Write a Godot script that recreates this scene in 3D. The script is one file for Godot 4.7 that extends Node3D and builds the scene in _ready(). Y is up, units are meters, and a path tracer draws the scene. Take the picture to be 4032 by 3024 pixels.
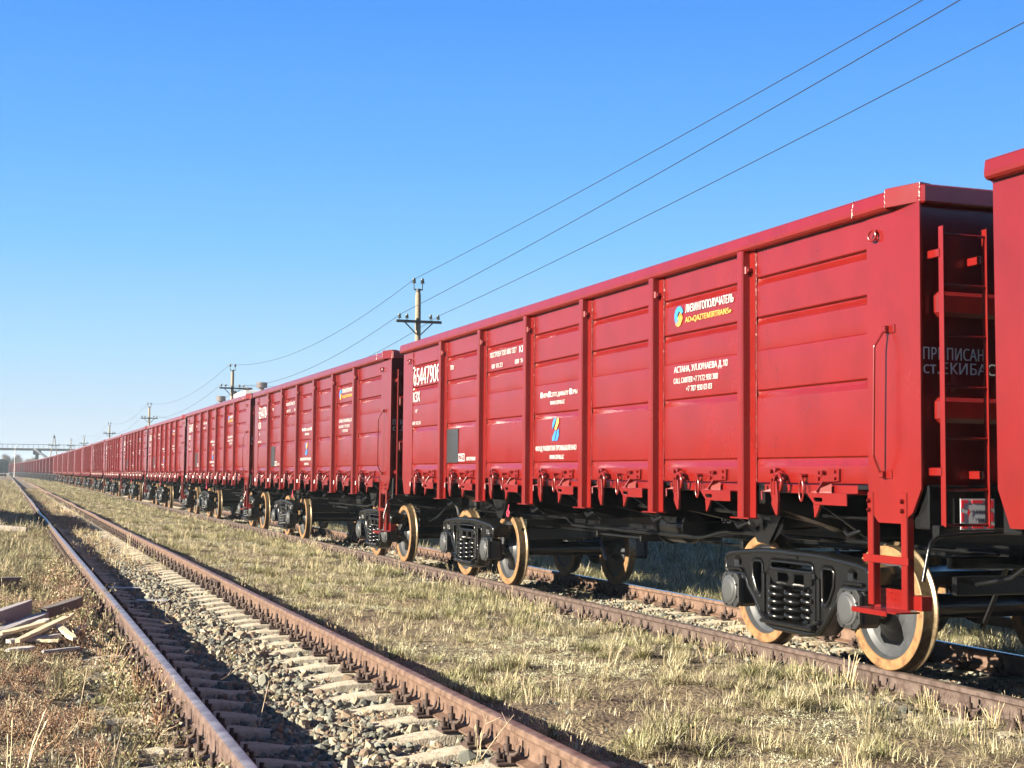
extends Node3D
# A long train of red open wagons beside an overgrown siding. Metres, y up, rail top of the train's track at y = 0,
# the train runs along -z, the first whole wagon has its front wheels at z = 0.

const ZC := -5.25          # middle of the first whole wagon
const PITCH := 13.92       # coupler to coupler
const TX := -5.33          # axis of the empty siding
const TY := 0.085          # its rail top

class Mb:
	var v := PackedVector3Array()
	var n := PackedVector3Array()
	var c := PackedColorArray()
	var ix := PackedInt32Array()
	var col := Color(1, 1, 1)
	var usec := false
	var t := Transform3D.IDENTITY
	func vert(p: Vector3, nn: Vector3) -> int:
		v.append(t * p); n.append((t.basis * nn).normalized())
		if usec: c.append(col)
		return v.size() - 1
	func tri_i(a: int, b: int, d: int) -> void:
		var nn: Vector3 = n[a] + n[b] + n[d]
		if (v[d] - v[a]).cross(v[b] - v[a]).dot(nn) < 0.0:
			ix.append(a); ix.append(d); ix.append(b)
		else:
			ix.append(a); ix.append(b); ix.append(d)
	func poly(pts: Array, out: Vector3) -> void:
		var nn: Vector3 = (pts[1] - pts[0]).cross(pts[2] - pts[0]).normalized()
		if nn.dot(out) < 0.0: nn = -nn
		var s := v.size()
		for p in pts: vert(p, nn)
		for i in range(1, pts.size() - 1): tri_i(s, s + i, s + i + 1)
	func quad(a: Vector3, b: Vector3, d: Vector3, e: Vector3, out: Vector3) -> void:
		poly([a, b, d, e], out)
	func box(ce: Vector3, s: Vector3, bev := 0.0) -> void:
		var h := s * 0.5
		bev = minf(bev, minf(h.x, minf(h.y, h.z)) * 0.8)
		for ax in 3:
			for sg in [-1.0, 1.0]:
				var u := (ax + 1) % 3
				var w := (ax + 2) % 3
				var pts := []
				for k in [[-1, -1], [1, -1], [1, 1], [-1, 1]]:
					var p := Vector3.ZERO
					p[ax] = sg * h[ax]; p[u] = k[0] * (h[u] - bev); p[w] = k[1] * (h[w] - bev)
					pts.append(ce + p)
				var o := Vector3.ZERO
				o[ax] = sg
				poly(pts, o)
		if bev <= 0.0: return
		for ax in 3:
			var u := (ax + 1) % 3
			var w := (ax + 2) % 3
			for su in [-1.0, 1.0]:
				for sw in [-1.0, 1.0]:
					var pts := []
					for k in [[-1, 0], [1, 0], [1, 1], [-1, 1]]:
						var p := Vector3.ZERO
						p[ax] = k[0] * (h[ax] - bev)
						p[u] = su * (h[u] - (bev if k[1] == 1 else 0.0))
						p[w] = sw * (h[w] - (0.0 if k[1] == 1 else bev))
						pts.append(ce + p)
					var o := Vector3.ZERO
					o[u] = su; o[w] = sw
					poly(pts, o)
		for sx in [-1.0, 1.0]:
			for sy in [-1.0, 1.0]:
				for sz in [-1.0, 1.0]:
					var sg := Vector3(sx, sy, sz)
					poly([ce + sg * (h - Vector3(0, bev, bev)), ce + sg * (h - Vector3(bev, 0, bev)), ce + sg * (h - Vector3(bev, bev, 0))], sg)
	func bar(a: Vector3, b: Vector3, w: float, h: float, bev := 0.0, up := Vector3.UP) -> void:
		var d := b - a
		var z := d.normalized()
		var x := up.cross(z)
		if x.length() < 0.01: x = Vector3.RIGHT
		x = x.normalized()
		var keep := t
		t = t * Transform3D(Basis(x, z.cross(x), z), (a + b) * 0.5)
		box(Vector3.ZERO, Vector3(w, h, d.length()), bev)
		t = keep
	func tube(path: Array, r, sides := 6, caps := true) -> void:
		var up := Vector3.UP
		var rows := []
		for i in path.size():
			var d: Vector3 = (path[mini(i + 1, path.size() - 1)] - path[maxi(i - 1, 0)]).normalized()
			if absf(d.dot(up)) > 0.95: up = Vector3.RIGHT if absf(d.x) < 0.8 else Vector3.BACK
			var x := up.cross(d).normalized()
			var y := d.cross(x)
			up = y
			var rr: float = r[i] if r is Array else r
			var row := []
			for k in sides:
				var a := TAU * k / sides
				var o := x * cos(a) + y * sin(a)
				row.append(vert(path[i] + o * rr, o))
			rows.append(row)
		for i in rows.size() - 1:
			for k in sides:
				var k2 := (k + 1) % sides
				tri_i(rows[i][k], rows[i][k2], rows[i + 1][k2])
				tri_i(rows[i][k], rows[i + 1][k2], rows[i + 1][k])
		if caps:
			for e in [0, path.size() - 1]:
				var d2: Vector3 = (path[0] - path[1]) if e == 0 else (path[e] - path[e - 1])
				var s := v.size()
				var dn := d2.normalized()
				for k in sides:
					v.append(v[rows[e][k]]); n.append((t.basis * dn).normalized())
					if usec: c.append(col)
				for k in range(1, sides - 1): tri_i(s, s + k, s + k + 1)
	func lathe(prof: Array, segs := 40) -> void:   # prof: Vector2(x, r) about the x axis; flat along the profile, smooth round it
		for i in prof.size() - 1:
			var a: Vector2 = prof[i]
			var b: Vector2 = prof[i + 1]
			var e := b - a
			var nn := Vector2(-e.y, e.x).normalized()
			var s := v.size()
			for k in segs + 1:
				var g := TAU * k / segs
				var o := Vector3(0, cos(g), sin(g))
				vert(Vector3(a.x, 0, 0) + o * a.y, Vector3(nn.x, 0, 0) + o * nn.y)
				vert(Vector3(b.x, 0, 0) + o * b.y, Vector3(nn.x, 0, 0) + o * nn.y)
			for k in segs:
				var q := s + k * 2
				tri_i(q, q + 1, q + 3); tri_i(q, q + 3, q + 2)
	func grid(rows: Array) -> void:     # rows of points, smooth
		var s := v.size()
		var h := rows.size()
		var w: int = rows[0].size()
		for j in h:
			for i in w:
				var du: Vector3 = rows[j][mini(i + 1, w - 1)] - rows[j][maxi(i - 1, 0)]
				var dv: Vector3 = rows[mini(j + 1, h - 1)][i] - rows[maxi(j - 1, 0)][i]
				vert(rows[j][i], du.cross(dv))
		for j in h - 1:
			for i in w - 1:
				var a := s + j * w + i
				tri_i(a, a + 1, a + w + 1); tri_i(a, a + w + 1, a + w)
	func extrude(outer: PackedVector2Array, holes: Array, x0: float, x1: float, bev := 0.0) -> void:
		# outline in (z, y), from x0 (the seen face, bevelled) to x1
		var sg := signf(x1 - x0)
		var loops := [outer]
		loops.append_array(holes)
		var ins := []
		for li in loops.size():
			var lp: PackedVector2Array = loops[li]
			if Geometry2D.is_polygon_clockwise(lp) != (li > 0): lp.reverse()   # solid on the left of every edge
			var inn := PackedVector2Array()
			var m := lp.size()
			for i in m:
				var e0 := (lp[i] - lp[(i + m - 1) % m]).normalized()
				var e1 := (lp[(i + 1) % m] - lp[i]).normalized()
				var n0 := Vector2(-e0.y, e0.x)
				var n1 := Vector2(-e1.y, e1.x)
				var bi := (n0 + n1)
				if Geometry2D.is_polygon_clockwise(outer): pass
				inn.append(lp[i] + bi * (bev / maxf(0.4, 1.0 + n0.dot(n1))))
			for i in m:
				var j := (i + 1) % m
				var e := (lp[j] - lp[i])
				var o := Vector3(0, -e.x, e.y)   # outward (z,y) = (e.y, -e.x)
				quad(Vector3(x0 + sg * bev, lp[i].y, lp[i].x), Vector3(x0 + sg * bev, lp[j].y, lp[j].x), Vector3(x1, lp[j].y, lp[j].x), Vector3(x1, lp[i].y, lp[i].x), o)
				if bev > 0.0:
					quad(Vector3(x0 + sg * bev, lp[i].y, lp[i].x), Vector3(x0 + sg * bev, lp[j].y, lp[j].x), Vector3(x0, inn[j].y, inn[j].x), Vector3(x0, inn[i].y, inn[i].x), o.normalized() + Vector3(-sg, 0, 0))
			ins.append(inn if bev > 0.0 else lp)
			loops[li] = lp
		face2(ins, x0, Vector3(-sg, 0, 0))
		face2(loops, x1, Vector3(sg, 0, 0))
	func face2(loops: Array, x: float, out: Vector3) -> void:
		# cut into slabs through the middle of every hole, so that each piece is a plain polygon
		var cuts := [-1e3]
		for k in range(1, loops.size()):
			var lo := 1e9
			var hi := -1e9
			for q in loops[k]:
				lo = minf(lo, q.x); hi = maxf(hi, q.x)
			cuts.append((lo + hi) * 0.5)
		cuts.append(1e3)
		cuts.sort()
		for i in cuts.size() - 1:
			if cuts[i + 1] - cuts[i] < 1e-4: continue
			var slab := PackedVector2Array([Vector2(cuts[i], -1e3), Vector2(cuts[i + 1], -1e3), Vector2(cuts[i + 1], 1e3), Vector2(cuts[i], 1e3)])
			var pcs: Array = Geometry2D.intersect_polygons(loops[0], slab)
			for k in range(1, loops.size()):
				var nx := []
				for pc in pcs: nx.append_array(Geometry2D.clip_polygons(pc, loops[k]))
				pcs = nx
			for pc in pcs:
				var tr := Geometry2D.triangulate_polygon(pc)
				if tr.is_empty(): push_warning("polygon not filled")
				var s := v.size()
				for q2 in pc: vert(Vector3(x, q2.y, q2.x), out)
				for j in range(0, tr.size(), 3): tri_i(s + tr[j], s + tr[j + 1], s + tr[j + 2])
	func mesh() -> ArrayMesh:
		var arr := []
		arr.resize(Mesh.ARRAY_MAX)
		arr[Mesh.ARRAY_VERTEX] = v; arr[Mesh.ARRAY_NORMAL] = n; arr[Mesh.ARRAY_INDEX] = ix
		if usec: arr[Mesh.ARRAY_COLOR] = c
		var m := ArrayMesh.new()
		m.add_surface_from_arrays(Mesh.PRIMITIVE_TRIANGLES, arr)
		return m

var mt := {}
var taken := {}
var rng := RandomNumberGenerator.new()
var nz := FastNoiseLite.new()
var nz2 := FastNoiseLite.new()
var font: Font

# ------------------------------------------------------------------ helpers
func lin(r: float, g: float, b: float) -> Color:
	return Color(r, g, b).linear_to_srgb()

func numbered(called: String) -> String:
	taken[called] = taken.get(called, -1) + 1
	return called if taken[called] == 0 else "%s_%03d" % [called, taken[called]]

func thing(called: String, label: String, category: String, at := Vector3.ZERO, turn := 0.0, group := "") -> Node3D:
	var o := Node3D.new()
	o.name = numbered(called)
	add_child(o)
	o.position = at
	o.rotation.y = turn
	tag(o, label, category, group)
	return o

func tag(o: Node, label: String, category: String, group := "", kind := "") -> void:
	if label: o.set_meta("label", label)
	if category: o.set_meta("category", category)
	if group: o.set_meta("group", group)
	if kind: o.set_meta("kind", kind)

func part(called: String, mesh: Mesh, m: Material, parent: Node3D, xf := Transform3D.IDENTITY) -> MeshInstance3D:
	var o := MeshInstance3D.new()
	o.name = called
	o.mesh = mesh
	o.material_override = m
	o.transform = xf
	parent.add_child(o, true)
	return o

func solo(called: String, mesh: Mesh, m: Material, label: String, category: String, at := Vector3.ZERO, group := "", kind := "") -> MeshInstance3D:
	var o := MeshInstance3D.new()
	o.name = numbered(called)
	o.mesh = mesh
	o.material_override = m
	o.position = at
	add_child(o)
	tag(o, label, category, group, kind)
	return o

func group_node(called: String, parent: Node3D, at := Vector3.ZERO) -> Node3D:
	var o := Node3D.new()
	o.name = called
	o.position = at
	parent.add_child(o, true)
	return o

func noise_tex(freq: float, stops: Array, sd: int, size := 512, oct := 5, kind := FastNoiseLite.TYPE_SIMPLEX_SMOOTH) -> NoiseTexture2D:
	var f := FastNoiseLite.new()
	f.seed = sd
	f.noise_type = kind
	f.frequency = freq
	f.fractal_octaves = oct
	f.fractal_gain = 0.6
	var t := NoiseTexture2D.new()
	t.width = size; t.height = size
	t.seamless = true
	t.noise = f
	var g := Gradient.new()
	var offs := PackedFloat32Array()
	var cols := PackedColorArray()
	for s in stops:
		offs.append(s[0]); cols.append(s[1])
	g.offsets = offs; g.colors = cols
	t.color_ramp = g
	return t

func bump_tex(freq: float, strength: float, sd: int, oct := 5, size := 512) -> NoiseTexture2D:
	var f := FastNoiseLite.new()
	f.seed = sd
	f.frequency = freq
	f.fractal_octaves = oct
	var t := NoiseTexture2D.new()
	t.width = size; t.height = size
	t.seamless = true
	t.as_normal_map = true
	t.bump_strength = strength
	t.noise = f
	return t

func gray(a: float) -> Color: return Color(a, a, a)

func mat(key: String, color: Color, rough: float, metal := 0.0, tex: Texture2D = null, scale := 1.0, normal: Texture2D = null, nscale := 1.0, rtex: Texture2D = null) -> StandardMaterial3D:
	var m := StandardMaterial3D.new()
	m.albedo_color = color
	m.roughness = rough
	m.metallic = metal
	if tex or normal or rtex:
		m.uv1_triplanar = true
		m.uv1_world_triplanar = true
		m.uv1_scale = Vector3.ONE * scale
	if tex: m.albedo_texture = tex
	if normal:
		m.normal_enabled = true
		m.normal_texture = normal
		m.normal_scale = nscale
	if rtex:
		m.roughness_texture = rtex
		m.roughness_texture_channel = BaseMaterial3D.TEXTURE_CHANNEL_RED
	mt[key] = m
	return m

func v3(x: float, y: float, z: float) -> Vector3: return Vector3(x, y, z)

# ------------------------------------------------------------------ terrain
func track_bend(z: float) -> float:      # the train's track turns gently to the left far away
	var d := -z - 130.0
	return -6.0e-5 * d * d if d > 0.0 else 0.0

func level(x: float, z: float) -> float:
	var bx := x - track_bend(z)
	var base := -0.10
	if bx > 1.2: base = lerpf(-0.2, -0.32, clampf((bx - 1.2) / 3.0, 0, 1))
	elif bx > -0.9: base = -0.225
	elif bx > -1.9: base = lerpf(-0.178, -0.15, (-0.9 - bx))
	elif bx > -3.6: base = lerpf(-0.15, -0.095, (-1.9 - bx) / 1.7)
	elif x > TX + 1.0: base = -0.10
	elif x > TX + 0.62: base = lerpf(-0.182, -0.10, clampf((x - TX - 0.62) / 0.38, 0, 1))
	elif x > TX - 0.7: base = -0.182 + 0.036 * smoothstep(0.5, 0.1, absf(x - TX))
	elif x > TX - 1.3: base = lerpf(-0.182, -0.125, (TX - 0.7 - x) / 0.6)
	else: base = lerpf(-0.125, 0.0, clampf((TX - 1.3 - x) / 0.9, 0, 1))
	var on_track := absf(bx) < 1.0 or absf(x - TX) < 0.9
	base += nz.get_noise_2d(x * 14.0, z * 14.0) * (0.032 if on_track else 0.06)
	base += nz.get_noise_2d(x * 60.0 + 500.0, z * 60.0) * (0.012 if on_track else 0.03)
	return base

func build_ground() -> void:
	var xs := []
	var x := -900.0
	for k in [-900.0, -400.0, -150.0, -70.0, -40.0, -25.0, -18.0, -14.0]: xs.append(k)
	x = -12.0
	while x < -1.0: xs.append(x); x += 0.11
	while x < 8.0: xs.append(x); x += 0.3
	for k in [9.0, 12.0, 18.0, 30.0, 60.0, 150.0, 400.0, 900.0]: xs.append(k)
	var zs := []
	for k in [60.0, 30.0, 15.0, 9.0]: zs.append(k)
	var z := 7.0
	var step := 0.11
	while z > -240.0:
		zs.append(z)
		if z < -8.0: step *= 1.012
		z -= step
	for k in [-260.0, -320.0, -420.0, -600.0, -900.0, -1400.0]: zs.append(k)
	var v := PackedVector3Array()
	var n := PackedVector3Array()
	var c := PackedColorArray()
	var ix := PackedInt32Array()
	var w := xs.size()
	for zz in zs:
		for xx in xs:
			var far: bool = absf(xx) > 12.5 or zz > 8.0 or zz < -245.0
			v.append(Vector3(xx, -0.1 if far else level(xx, zz), zz))
			c.append(ground_colour(xx, zz))
	for j in zs.size():
		for i in w:
			var du := v[j * w + mini(i + 1, w - 1)] - v[j * w + maxi(i - 1, 0)]
			var dv := v[mini(j + 1, zs.size() - 1) * w + i] - v[maxi(j - 1, 0) * w + i]
			var nn := du.cross(dv).normalized()
			n.append(nn if nn.y > 0.0 else -nn)
	for j in zs.size() - 1:
		for i in w - 1:
			var a := j * w + i
			for q in [a, a + w + 1, a + 1, a, a + w, a + w + 1]: ix.append(q)
	var arr := []
	arr.resize(Mesh.ARRAY_MAX)
	arr[Mesh.ARRAY_VERTEX] = v; arr[Mesh.ARRAY_NORMAL] = n; arr[Mesh.ARRAY_COLOR] = c; arr[Mesh.ARRAY_INDEX] = ix
	var m := ArrayMesh.new()
	m.add_surface_from_arrays(Mesh.PRIMITIVE_TRIANGLES, arr)
	solo("ground", m, mt.soil, "dry brown and straw coloured ground along the railway tracks", "ground", Vector3.ZERO, "", "structure")

func ground_colour(x: float, z: float) -> Color:
	var bx := x - track_bend(z)
	var a := nz2.get_noise_2d(x * 9.0, z * 9.0)
	var b := nz2.get_noise_2d(x * 30.0 + 77.0, z * 30.0)
	var straw := Color(0.225, 0.19, 0.12)
	var brown := Color(0.115, 0.08, 0.06)
	var grey := Color(0.21, 0.205, 0.15)
	var c := straw.lerp(brown, clampf(0.35 + a * 0.9 + b * 0.6, 0, 1))
	c = c.lerp(grey, clampf(-a * 0.9 + b * 0.4, 0, 0.7))
	if absf(bx) < 1.25 or absf(x - TX) < 0.75: c = Color(0.185, 0.168, 0.145).lerp(c, clampf(0.25 + a * 0.6, 0.1, 0.6))
	return c

# ------------------------------------------------------------------ tracks
func rail_profile() -> PackedVector2Array:   # half and half of a heavy rail, (across, up), top at 0
	var h := [Vector2(0.0, 0.0), Vector2(0.022, -0.001), Vector2(0.031, -0.004), Vector2(0.036, -0.012), Vector2(0.0375, -0.036), Vector2(0.034, -0.041), Vector2(0.012, -0.050), Vector2(0.009, -0.062), Vector2(0.009, -0.135), Vector2(0.016, -0.150), Vector2(0.05, -0.162), Vector2(0.075, -0.170), Vector2(0.075, -0.18)]
	var p := PackedVector2Array()
	for i in range(h.size() - 1, 0, -1): p.append(Vector2(-h[i].x, h[i].y))
	for q in h: p.append(q)
	return p

func rail_mesh(path: Array) -> ArrayMesh:
	var pr := rail_profile()
	var b := Mb.new()
	for i in pr.size() - 1:
		var e := pr[i + 1] - pr[i]
		var nn := Vector2(-e.y, e.x).normalized()
		var s := b.v.size()
		for p in path:
			b.vert(p + Vector3(pr[i].x, pr[i].y, 0), Vector3(nn.x, nn.y, 0))
			b.vert(p + Vector3(pr[i + 1].x, pr[i + 1].y, 0), Vector3(nn.x, nn.y, 0))
		for k in path.size() - 1:
			var q := s + k * 2
			b.tri_i(q, q + 1, q + 3); b.tri_i(q, q + 3, q + 2)
	return b.mesh()

func sleeper_mesh(vr: int) -> ArrayMesh:
	var b := Mb.new()
	var r := RandomNumberGenerator.new()
	r.seed = 40 + vr
	var st := [-1.35, -1.33, -1.2, -1.0, -0.8, -0.62, -0.5, -0.3, 0.0, 0.3, 0.5, 0.62, 0.8, 1.0, 1.2, 1.33, 1.35]
	var rows := []
	for x in st:
		var a := absf(x)
		var top := 0.0
		if a < 0.6: top = -0.048 * smoothstep(0.62, 0.2, a)
		elif a > 1.0: top = -0.03 * smoothstep(1.0, 1.35, a)
		if a > 1.34: top -= 0.012
		var wt := 0.082 + r.randf_range(-0.003, 0.003)
		var row := []
		for q in [[-0.14, -0.2], [-wt - 0.012, top - 0.016], [-wt, top - 0.004], [-wt * 0.5, top + 0.002], [0, top + r.randf_range(0, 0.004)], [wt * 0.5, top + 0.002], [wt, top - 0.004], [wt + 0.012, top - 0.016], [0.14, -0.2]]:
			row.append(Vector3(x, q[1] + r.randf_range(-0.002, 0.002), q[0]))
		rows.append(row)
	b.grid(rows)
	for e in [0, rows.size() - 1]:
		b.poly(rows[e], Vector3(-1 if e == 0 else 1, 0, 0))
	return b.mesh()

func fastening_mesh(vr: int) -> ArrayMesh:   # base plate, clamps and bolts on both sides of the rail foot; origin on the sleeper, under the rail
	var b := Mb.new()
	b.box(v3(0, 0.006, 0), v3(0.37, 0.016, 0.15), 0.004)
	var r := RandomNumberGenerator.new()
	r.seed = 90 + vr
	for s in [-1.0, 1.0]:
		b.box(v3(s * 0.098, 0.03, 0), v3(0.026, 0.05, 0.13), 0.008)
		b.box(v3(s * 0.085, 0.055, 0), v3(0.07, 0.024, 0.075), 0.008)
		b.tube([v3(s * 0.10, 0.04, 0), v3(s * 0.10, 0.142 + r.randf() * 0.012, 0)], 0.012, 8)
		b.tube([v3(s * 0.10, 0.068, 0), v3(s * 0.10, 0.104, 0)], 0.024, 6)
		b.tube([v3(s * 0.152, 0.012, 0), v3(s * 0.152, 0.085, 0)], 0.012, 8)
		b.tube([v3(s * 0.152, 0.018, 0), v3(s * 0.152, 0.058, 0)], 0.026, 6)
		b.box(v3(s * 0.152, 0.02, 0), v3(0.06, 0.022, 0.07), 0.006)
		var hz := 0.045 if vr != 1 else 0.035
		b.tube([v3(s * 0.10, 0.055, hz), v3(s * 0.085, 0.058, hz + 0.03), v3(s * 0.07, 0.075, hz + 0.045), v3(s * 0.062, 0.11, hz + 0.05)], [0.013, 0.013, 0.011, 0.006], 6)
	return b.mesh()

func build_track(called: String, label: String, ax: float, top: float, z_near: float, z_far: float, bend: bool, wob: float, sd: int, z0: float, sl_far: float, rust: Array) -> void:
	var t := Node3D.new()
	t.name = called
	add_child(t)
	tag(t, label, "track", "", "structure")
	var wn := FastNoiseLite.new()
	wn.seed = sd
	wn.frequency = 0.05
	for s in [-1.0, 1.0]:
		var path := []
		var z := z_near
		while z > z_far:
			var d := clampf((-z - 8.0) / 30.0, 0.0, 1.0)
			var dx := wn.get_noise_2d(z, s * 50.0) * wob * d
			var dy := wn.get_noise_2d(z * 1.3, 200.0 + s * 50.0) * wob * 1.1 * d
			path.append(Vector3(ax + s * 0.797 + dx + (track_bend(z) if bend else 0.0), top + dy, z))
			z -= 0.6 if z > -60.0 else 4.0
		var rl := part("rail", rail_mesh(path), mt[rust[0 if s < 0 else 1]], t)
		var hb := Mb.new()
		var rows := []
		for q in path: rows.append([q + v3(-0.030, -0.0028, 0), q + v3(-0.022, 0.0006, 0), q + v3(0, 0.0016, 0), q + v3(0.022, 0.0006, 0), q + v3(0.030, -0.0028, 0)])
		hb.grid(rows)
		part("running_surface", hb.mesh(), mt[rust[2 if s < 0 else 3]], rl)
	var sm := [sleeper_mesh(sd), sleeper_mesh(sd + 1), sleeper_mesh(sd + 2)]
	var fm := [fastening_mesh(0), fastening_mesh(1), fastening_mesh(2)]
	var far_s := []
	var far_f := []
	var k := 0
	var z := z0
	var r := RandomNumberGenerator.new()
	r.seed = sd
	sleeper_z[called] = []
	while z > sl_far:
		var jit := r.randf_range(-0.03, 0.03)
		var yaw := r.randf_range(-0.025, 0.025)
		var bx := ax + (track_bend(z) if bend else 0.0)
		var xf := Transform3D(Basis(Vector3.UP, yaw), Vector3(bx, top - 0.188 + r.randf_range(-0.008, 0.004), z + jit))
		sleeper_z[called].append(z + jit)
		if k < 100: part("sleeper", sm[k % 3], mt.concrete, t, xf)
		else: far_s.append(xf)
		for s in [-1.0, 1.0]:
			var fx := Transform3D(Basis(Vector3.UP, yaw + r.randf_range(-0.05, 0.05)), Vector3(bx + s * 0.797, top - 0.186, z + jit))
			if k < 100: part("rail_fastening", fm[r.randi() % 3], mt.dark_rust, t, fx)
			else: far_f.append(fx)
		z -= 0.535
		k += 1
	if far_s.size() > 0:
		for w in [["far_sleepers", far_s, sm[0], mt.concrete], ["far_fastenings", far_f, fm[0], mt.dark_rust]]:
			var mmi := multi(w[0], w[2], w[3], w[1], [])
			t.add_child(mmi)
			mmi.set_meta("kind", "stuff")

func multi(called: String, mesh: Mesh, m: Material, xfs: Array, cols: Array) -> MultiMeshInstance3D:
	var mm := MultiMesh.new()
	mm.transform_format = MultiMesh.TRANSFORM_3D
	mm.use_colors = cols.size() > 0
	mm.mesh = mesh
	mm.instance_count = xfs.size()
	for i in xfs.size():
		mm.set_instance_transform(i, xfs[i])
		if cols.size() > 0: mm.set_instance_color(i, cols[i])
	var o := MultiMeshInstance3D.new()
	o.name = called
	o.multimesh = mm
	o.material_override = m
	return o

func stuff(called: String, mesh: Mesh, m: Material, xfs: Array, cols: Array, label: String, category: String) -> void:
	var o := multi(numbered(called), mesh, m, xfs, cols)
	add_child(o)
	tag(o, label, category, "", "stuff")

# ------------------------------------------------------------------ ballast
func stone_mesh(sd: int) -> ArrayMesh:
	var r := RandomNumberGenerator.new()
	r.seed = sd
	var f := (1.0 + sqrt(5.0)) / 2.0
	var p := [v3(-1, f, 0), v3(1, f, 0), v3(-1, -f, 0), v3(1, -f, 0), v3(0, -1, f), v3(0, 1, f), v3(0, -1, -f), v3(0, 1, -f), v3(f, 0, -1), v3(f, 0, 1), v3(-f, 0, -1), v3(-f, 0, 1)]
	var q := []
	for a in p: q.append(a.normalized() * r.randf_range(0.62, 1.15) * v3(1.15, 0.72, 0.95))
	var fc := [[0, 11, 5], [0, 5, 1], [0, 1, 7], [0, 7, 10], [0, 10, 11], [1, 5, 9], [5, 11, 4], [11, 10, 2], [10, 7, 6], [7, 1, 8], [3, 9, 4], [3, 4, 2], [3, 2, 6], [3, 6, 8], [3, 8, 9], [4, 9, 5], [2, 4, 11], [6, 2, 10], [8, 6, 7], [9, 8, 1]]
	var b := Mb.new()
	for t in fc: b.poly([q[t[0]], q[t[1]], q[t[2]]], q[t[0]] + q[t[1]] + q[t[2]])
	return b.mesh()

func build_ballast() -> void:
	var sets := [[], [], []]
	var cols := [[], [], []]
	var r := rng
	var tones := [Color(0.20, 0.205, 0.18), Color(0.26, 0.25, 0.21), Color(0.15, 0.16, 0.145), Color(0.33, 0.29, 0.215), Color(0.38, 0.34, 0.265), Color(0.24, 0.18, 0.135), Color(0.185, 0.20, 0.185)]
	var bands := [   # x from, x to, z from, z to, stones per square metre, size
		[TX - 0.74, TX + 0.72, 4.0, -7.0, 950.0, 0.0205],
		[TX - 0.74, TX + 0.72, 4.0, -14.0, 330.0, 0.033],
		[TX - 0.74, TX + 0.72, -7.0, -18.0, 850.0, 0.022],
		[TX - 0.74, TX + 0.72, -18.0, -60.0, 190.0, 0.03],
		[TX - 1.45, TX - 0.85, 4.0, -18.0, 150.0, 0.021],
		[-0.74, 0.74, 4.0, -14.0, 480.0, 0.025],
		[-0.74, 0.74, -14.0, -50.0, 200.0, 0.032],
		[-1.35, -0.86, 4.0, -20.0, 60.0, 0.024],
		[0.86, 1.6, 4.0, -20.0, 60.0, 0.026],
		[-4.4, -3.5, 3.0, -30.0, 34.0, 0.018],
		[-9.5, -6.9, 2.0, -14.0, 18.0, 0.018]]
	for bd in bands:
		var cnt := int((bd[1] - bd[0]) * (bd[2] - bd[3]) * bd[4])
		for i in cnt:
			var x := r.randf_range(bd[0], bd[1])
			var z := r.randf_range(bd[3], bd[2])
			var patch := nz2.get_noise_2d(x * 16.0 + 40.0, z * 16.0)
			if absf(x - TX) < 0.8 and z < -16.0 and patch > 0.02 + 0.2 * r.randf(): continue
			var sl: Array = sleeper_z.siding_track if x < -3.0 else sleeper_z.train_track
			var ks := int(round((sl[0] - z) / 0.535))
			if ks >= 0 and ks < sl.size() and absf(sl[ks] - z) < 0.10:
				var ax := absf(x - TX) if x < -3.0 else absf(x)
				if ax > 0.30 and r.randf() < 0.74: continue
				if r.randf() < 0.45: continue
			var s: float = bd[5] * r.randf_range(0.45, 1.35) * (1.5 if r.randf() < 0.07 else 1.0)
			var y := level(x, z) + r.randf_range(-0.3, 0.75) * s
			var xf := Transform3D(Basis.from_euler(Vector3(r.randf() * TAU, r.randf() * TAU, r.randf() * TAU)).scaled(Vector3.ONE * s), Vector3(x, y, z))
			var k := i % 3
			sets[k].append(xf)
			var c: Color = tones[r.randi() % tones.size()]
			var lum := r.randf_range(0.7, 1.3)
			cols[k].append(Color(c.r * 0.9 * lum, c.g * 0.87 * lum, c.b * 0.80 * lum))
	var names := ["broken grey ballast stones between the rails", "pale angular ballast stones scattered along the sleepers", "small crushed ballast stones in the track beds"]
	for k in 3: stuff("gravel", stone_mesh(11 + k * 5), mt.stone, sets[k], cols[k], names[k], "gravel")

# ------------------------------------------------------------------ grass and weeds
func blade(b: Mb, base: Vector3, dir: float, lean: float, l: float, w: float, droop: float) -> void:   # an arching blade of length l
	var d := Vector3(cos(dir), 0, sin(dir))
	var sd := Vector3(-d.z, 0, d.x) * w
	var p := base
	var th := lean
	var prev := -1
	for k in 4:
		var ww := [1.0, 0.9, 0.65, 0.0][k] as float
		var nn := (d * -cos(th) + Vector3.UP * sin(th)) * 0.6 + Vector3.UP * 0.5
		var i := b.vert(p - sd * ww, nn)
		if k < 3: b.vert(p + sd * ww, nn)
		if k in [1, 2]:
			b.tri_i(prev, prev + 1, i + 1); b.tri_i(prev, i + 1, i)
		elif k == 3:
			b.tri_i(prev, prev + 1, i)
		prev = i
		p += (d * sin(th) + Vector3.UP * cos(th)) * (l / 3.0)
		th += droop / 3.0

func tuft(sd: int, count: int, h0: float, h1: float, spread: float, w: float, lean: float, cols: Array) -> ArrayMesh:
	var b := Mb.new()
	b.usec = true
	var r := RandomNumberGenerator.new()
	r.seed = sd
	for i in count:
		var a := r.randf() * TAU
		var q := sqrt(r.randf()) * spread
		b.col = cols[r.randi() % cols.size()] * r.randf_range(0.7, 1.3)
		blade(b, v3(cos(a) * q, -0.015, sin(a) * q), a + r.randf_range(-1.1, 1.1), r.randf_range(0.03, lean), r.randf_range(h0, h1), w * r.randf_range(0.7, 1.3), r.randf_range(0.2, 1.5))
	return b.mesh()

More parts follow.
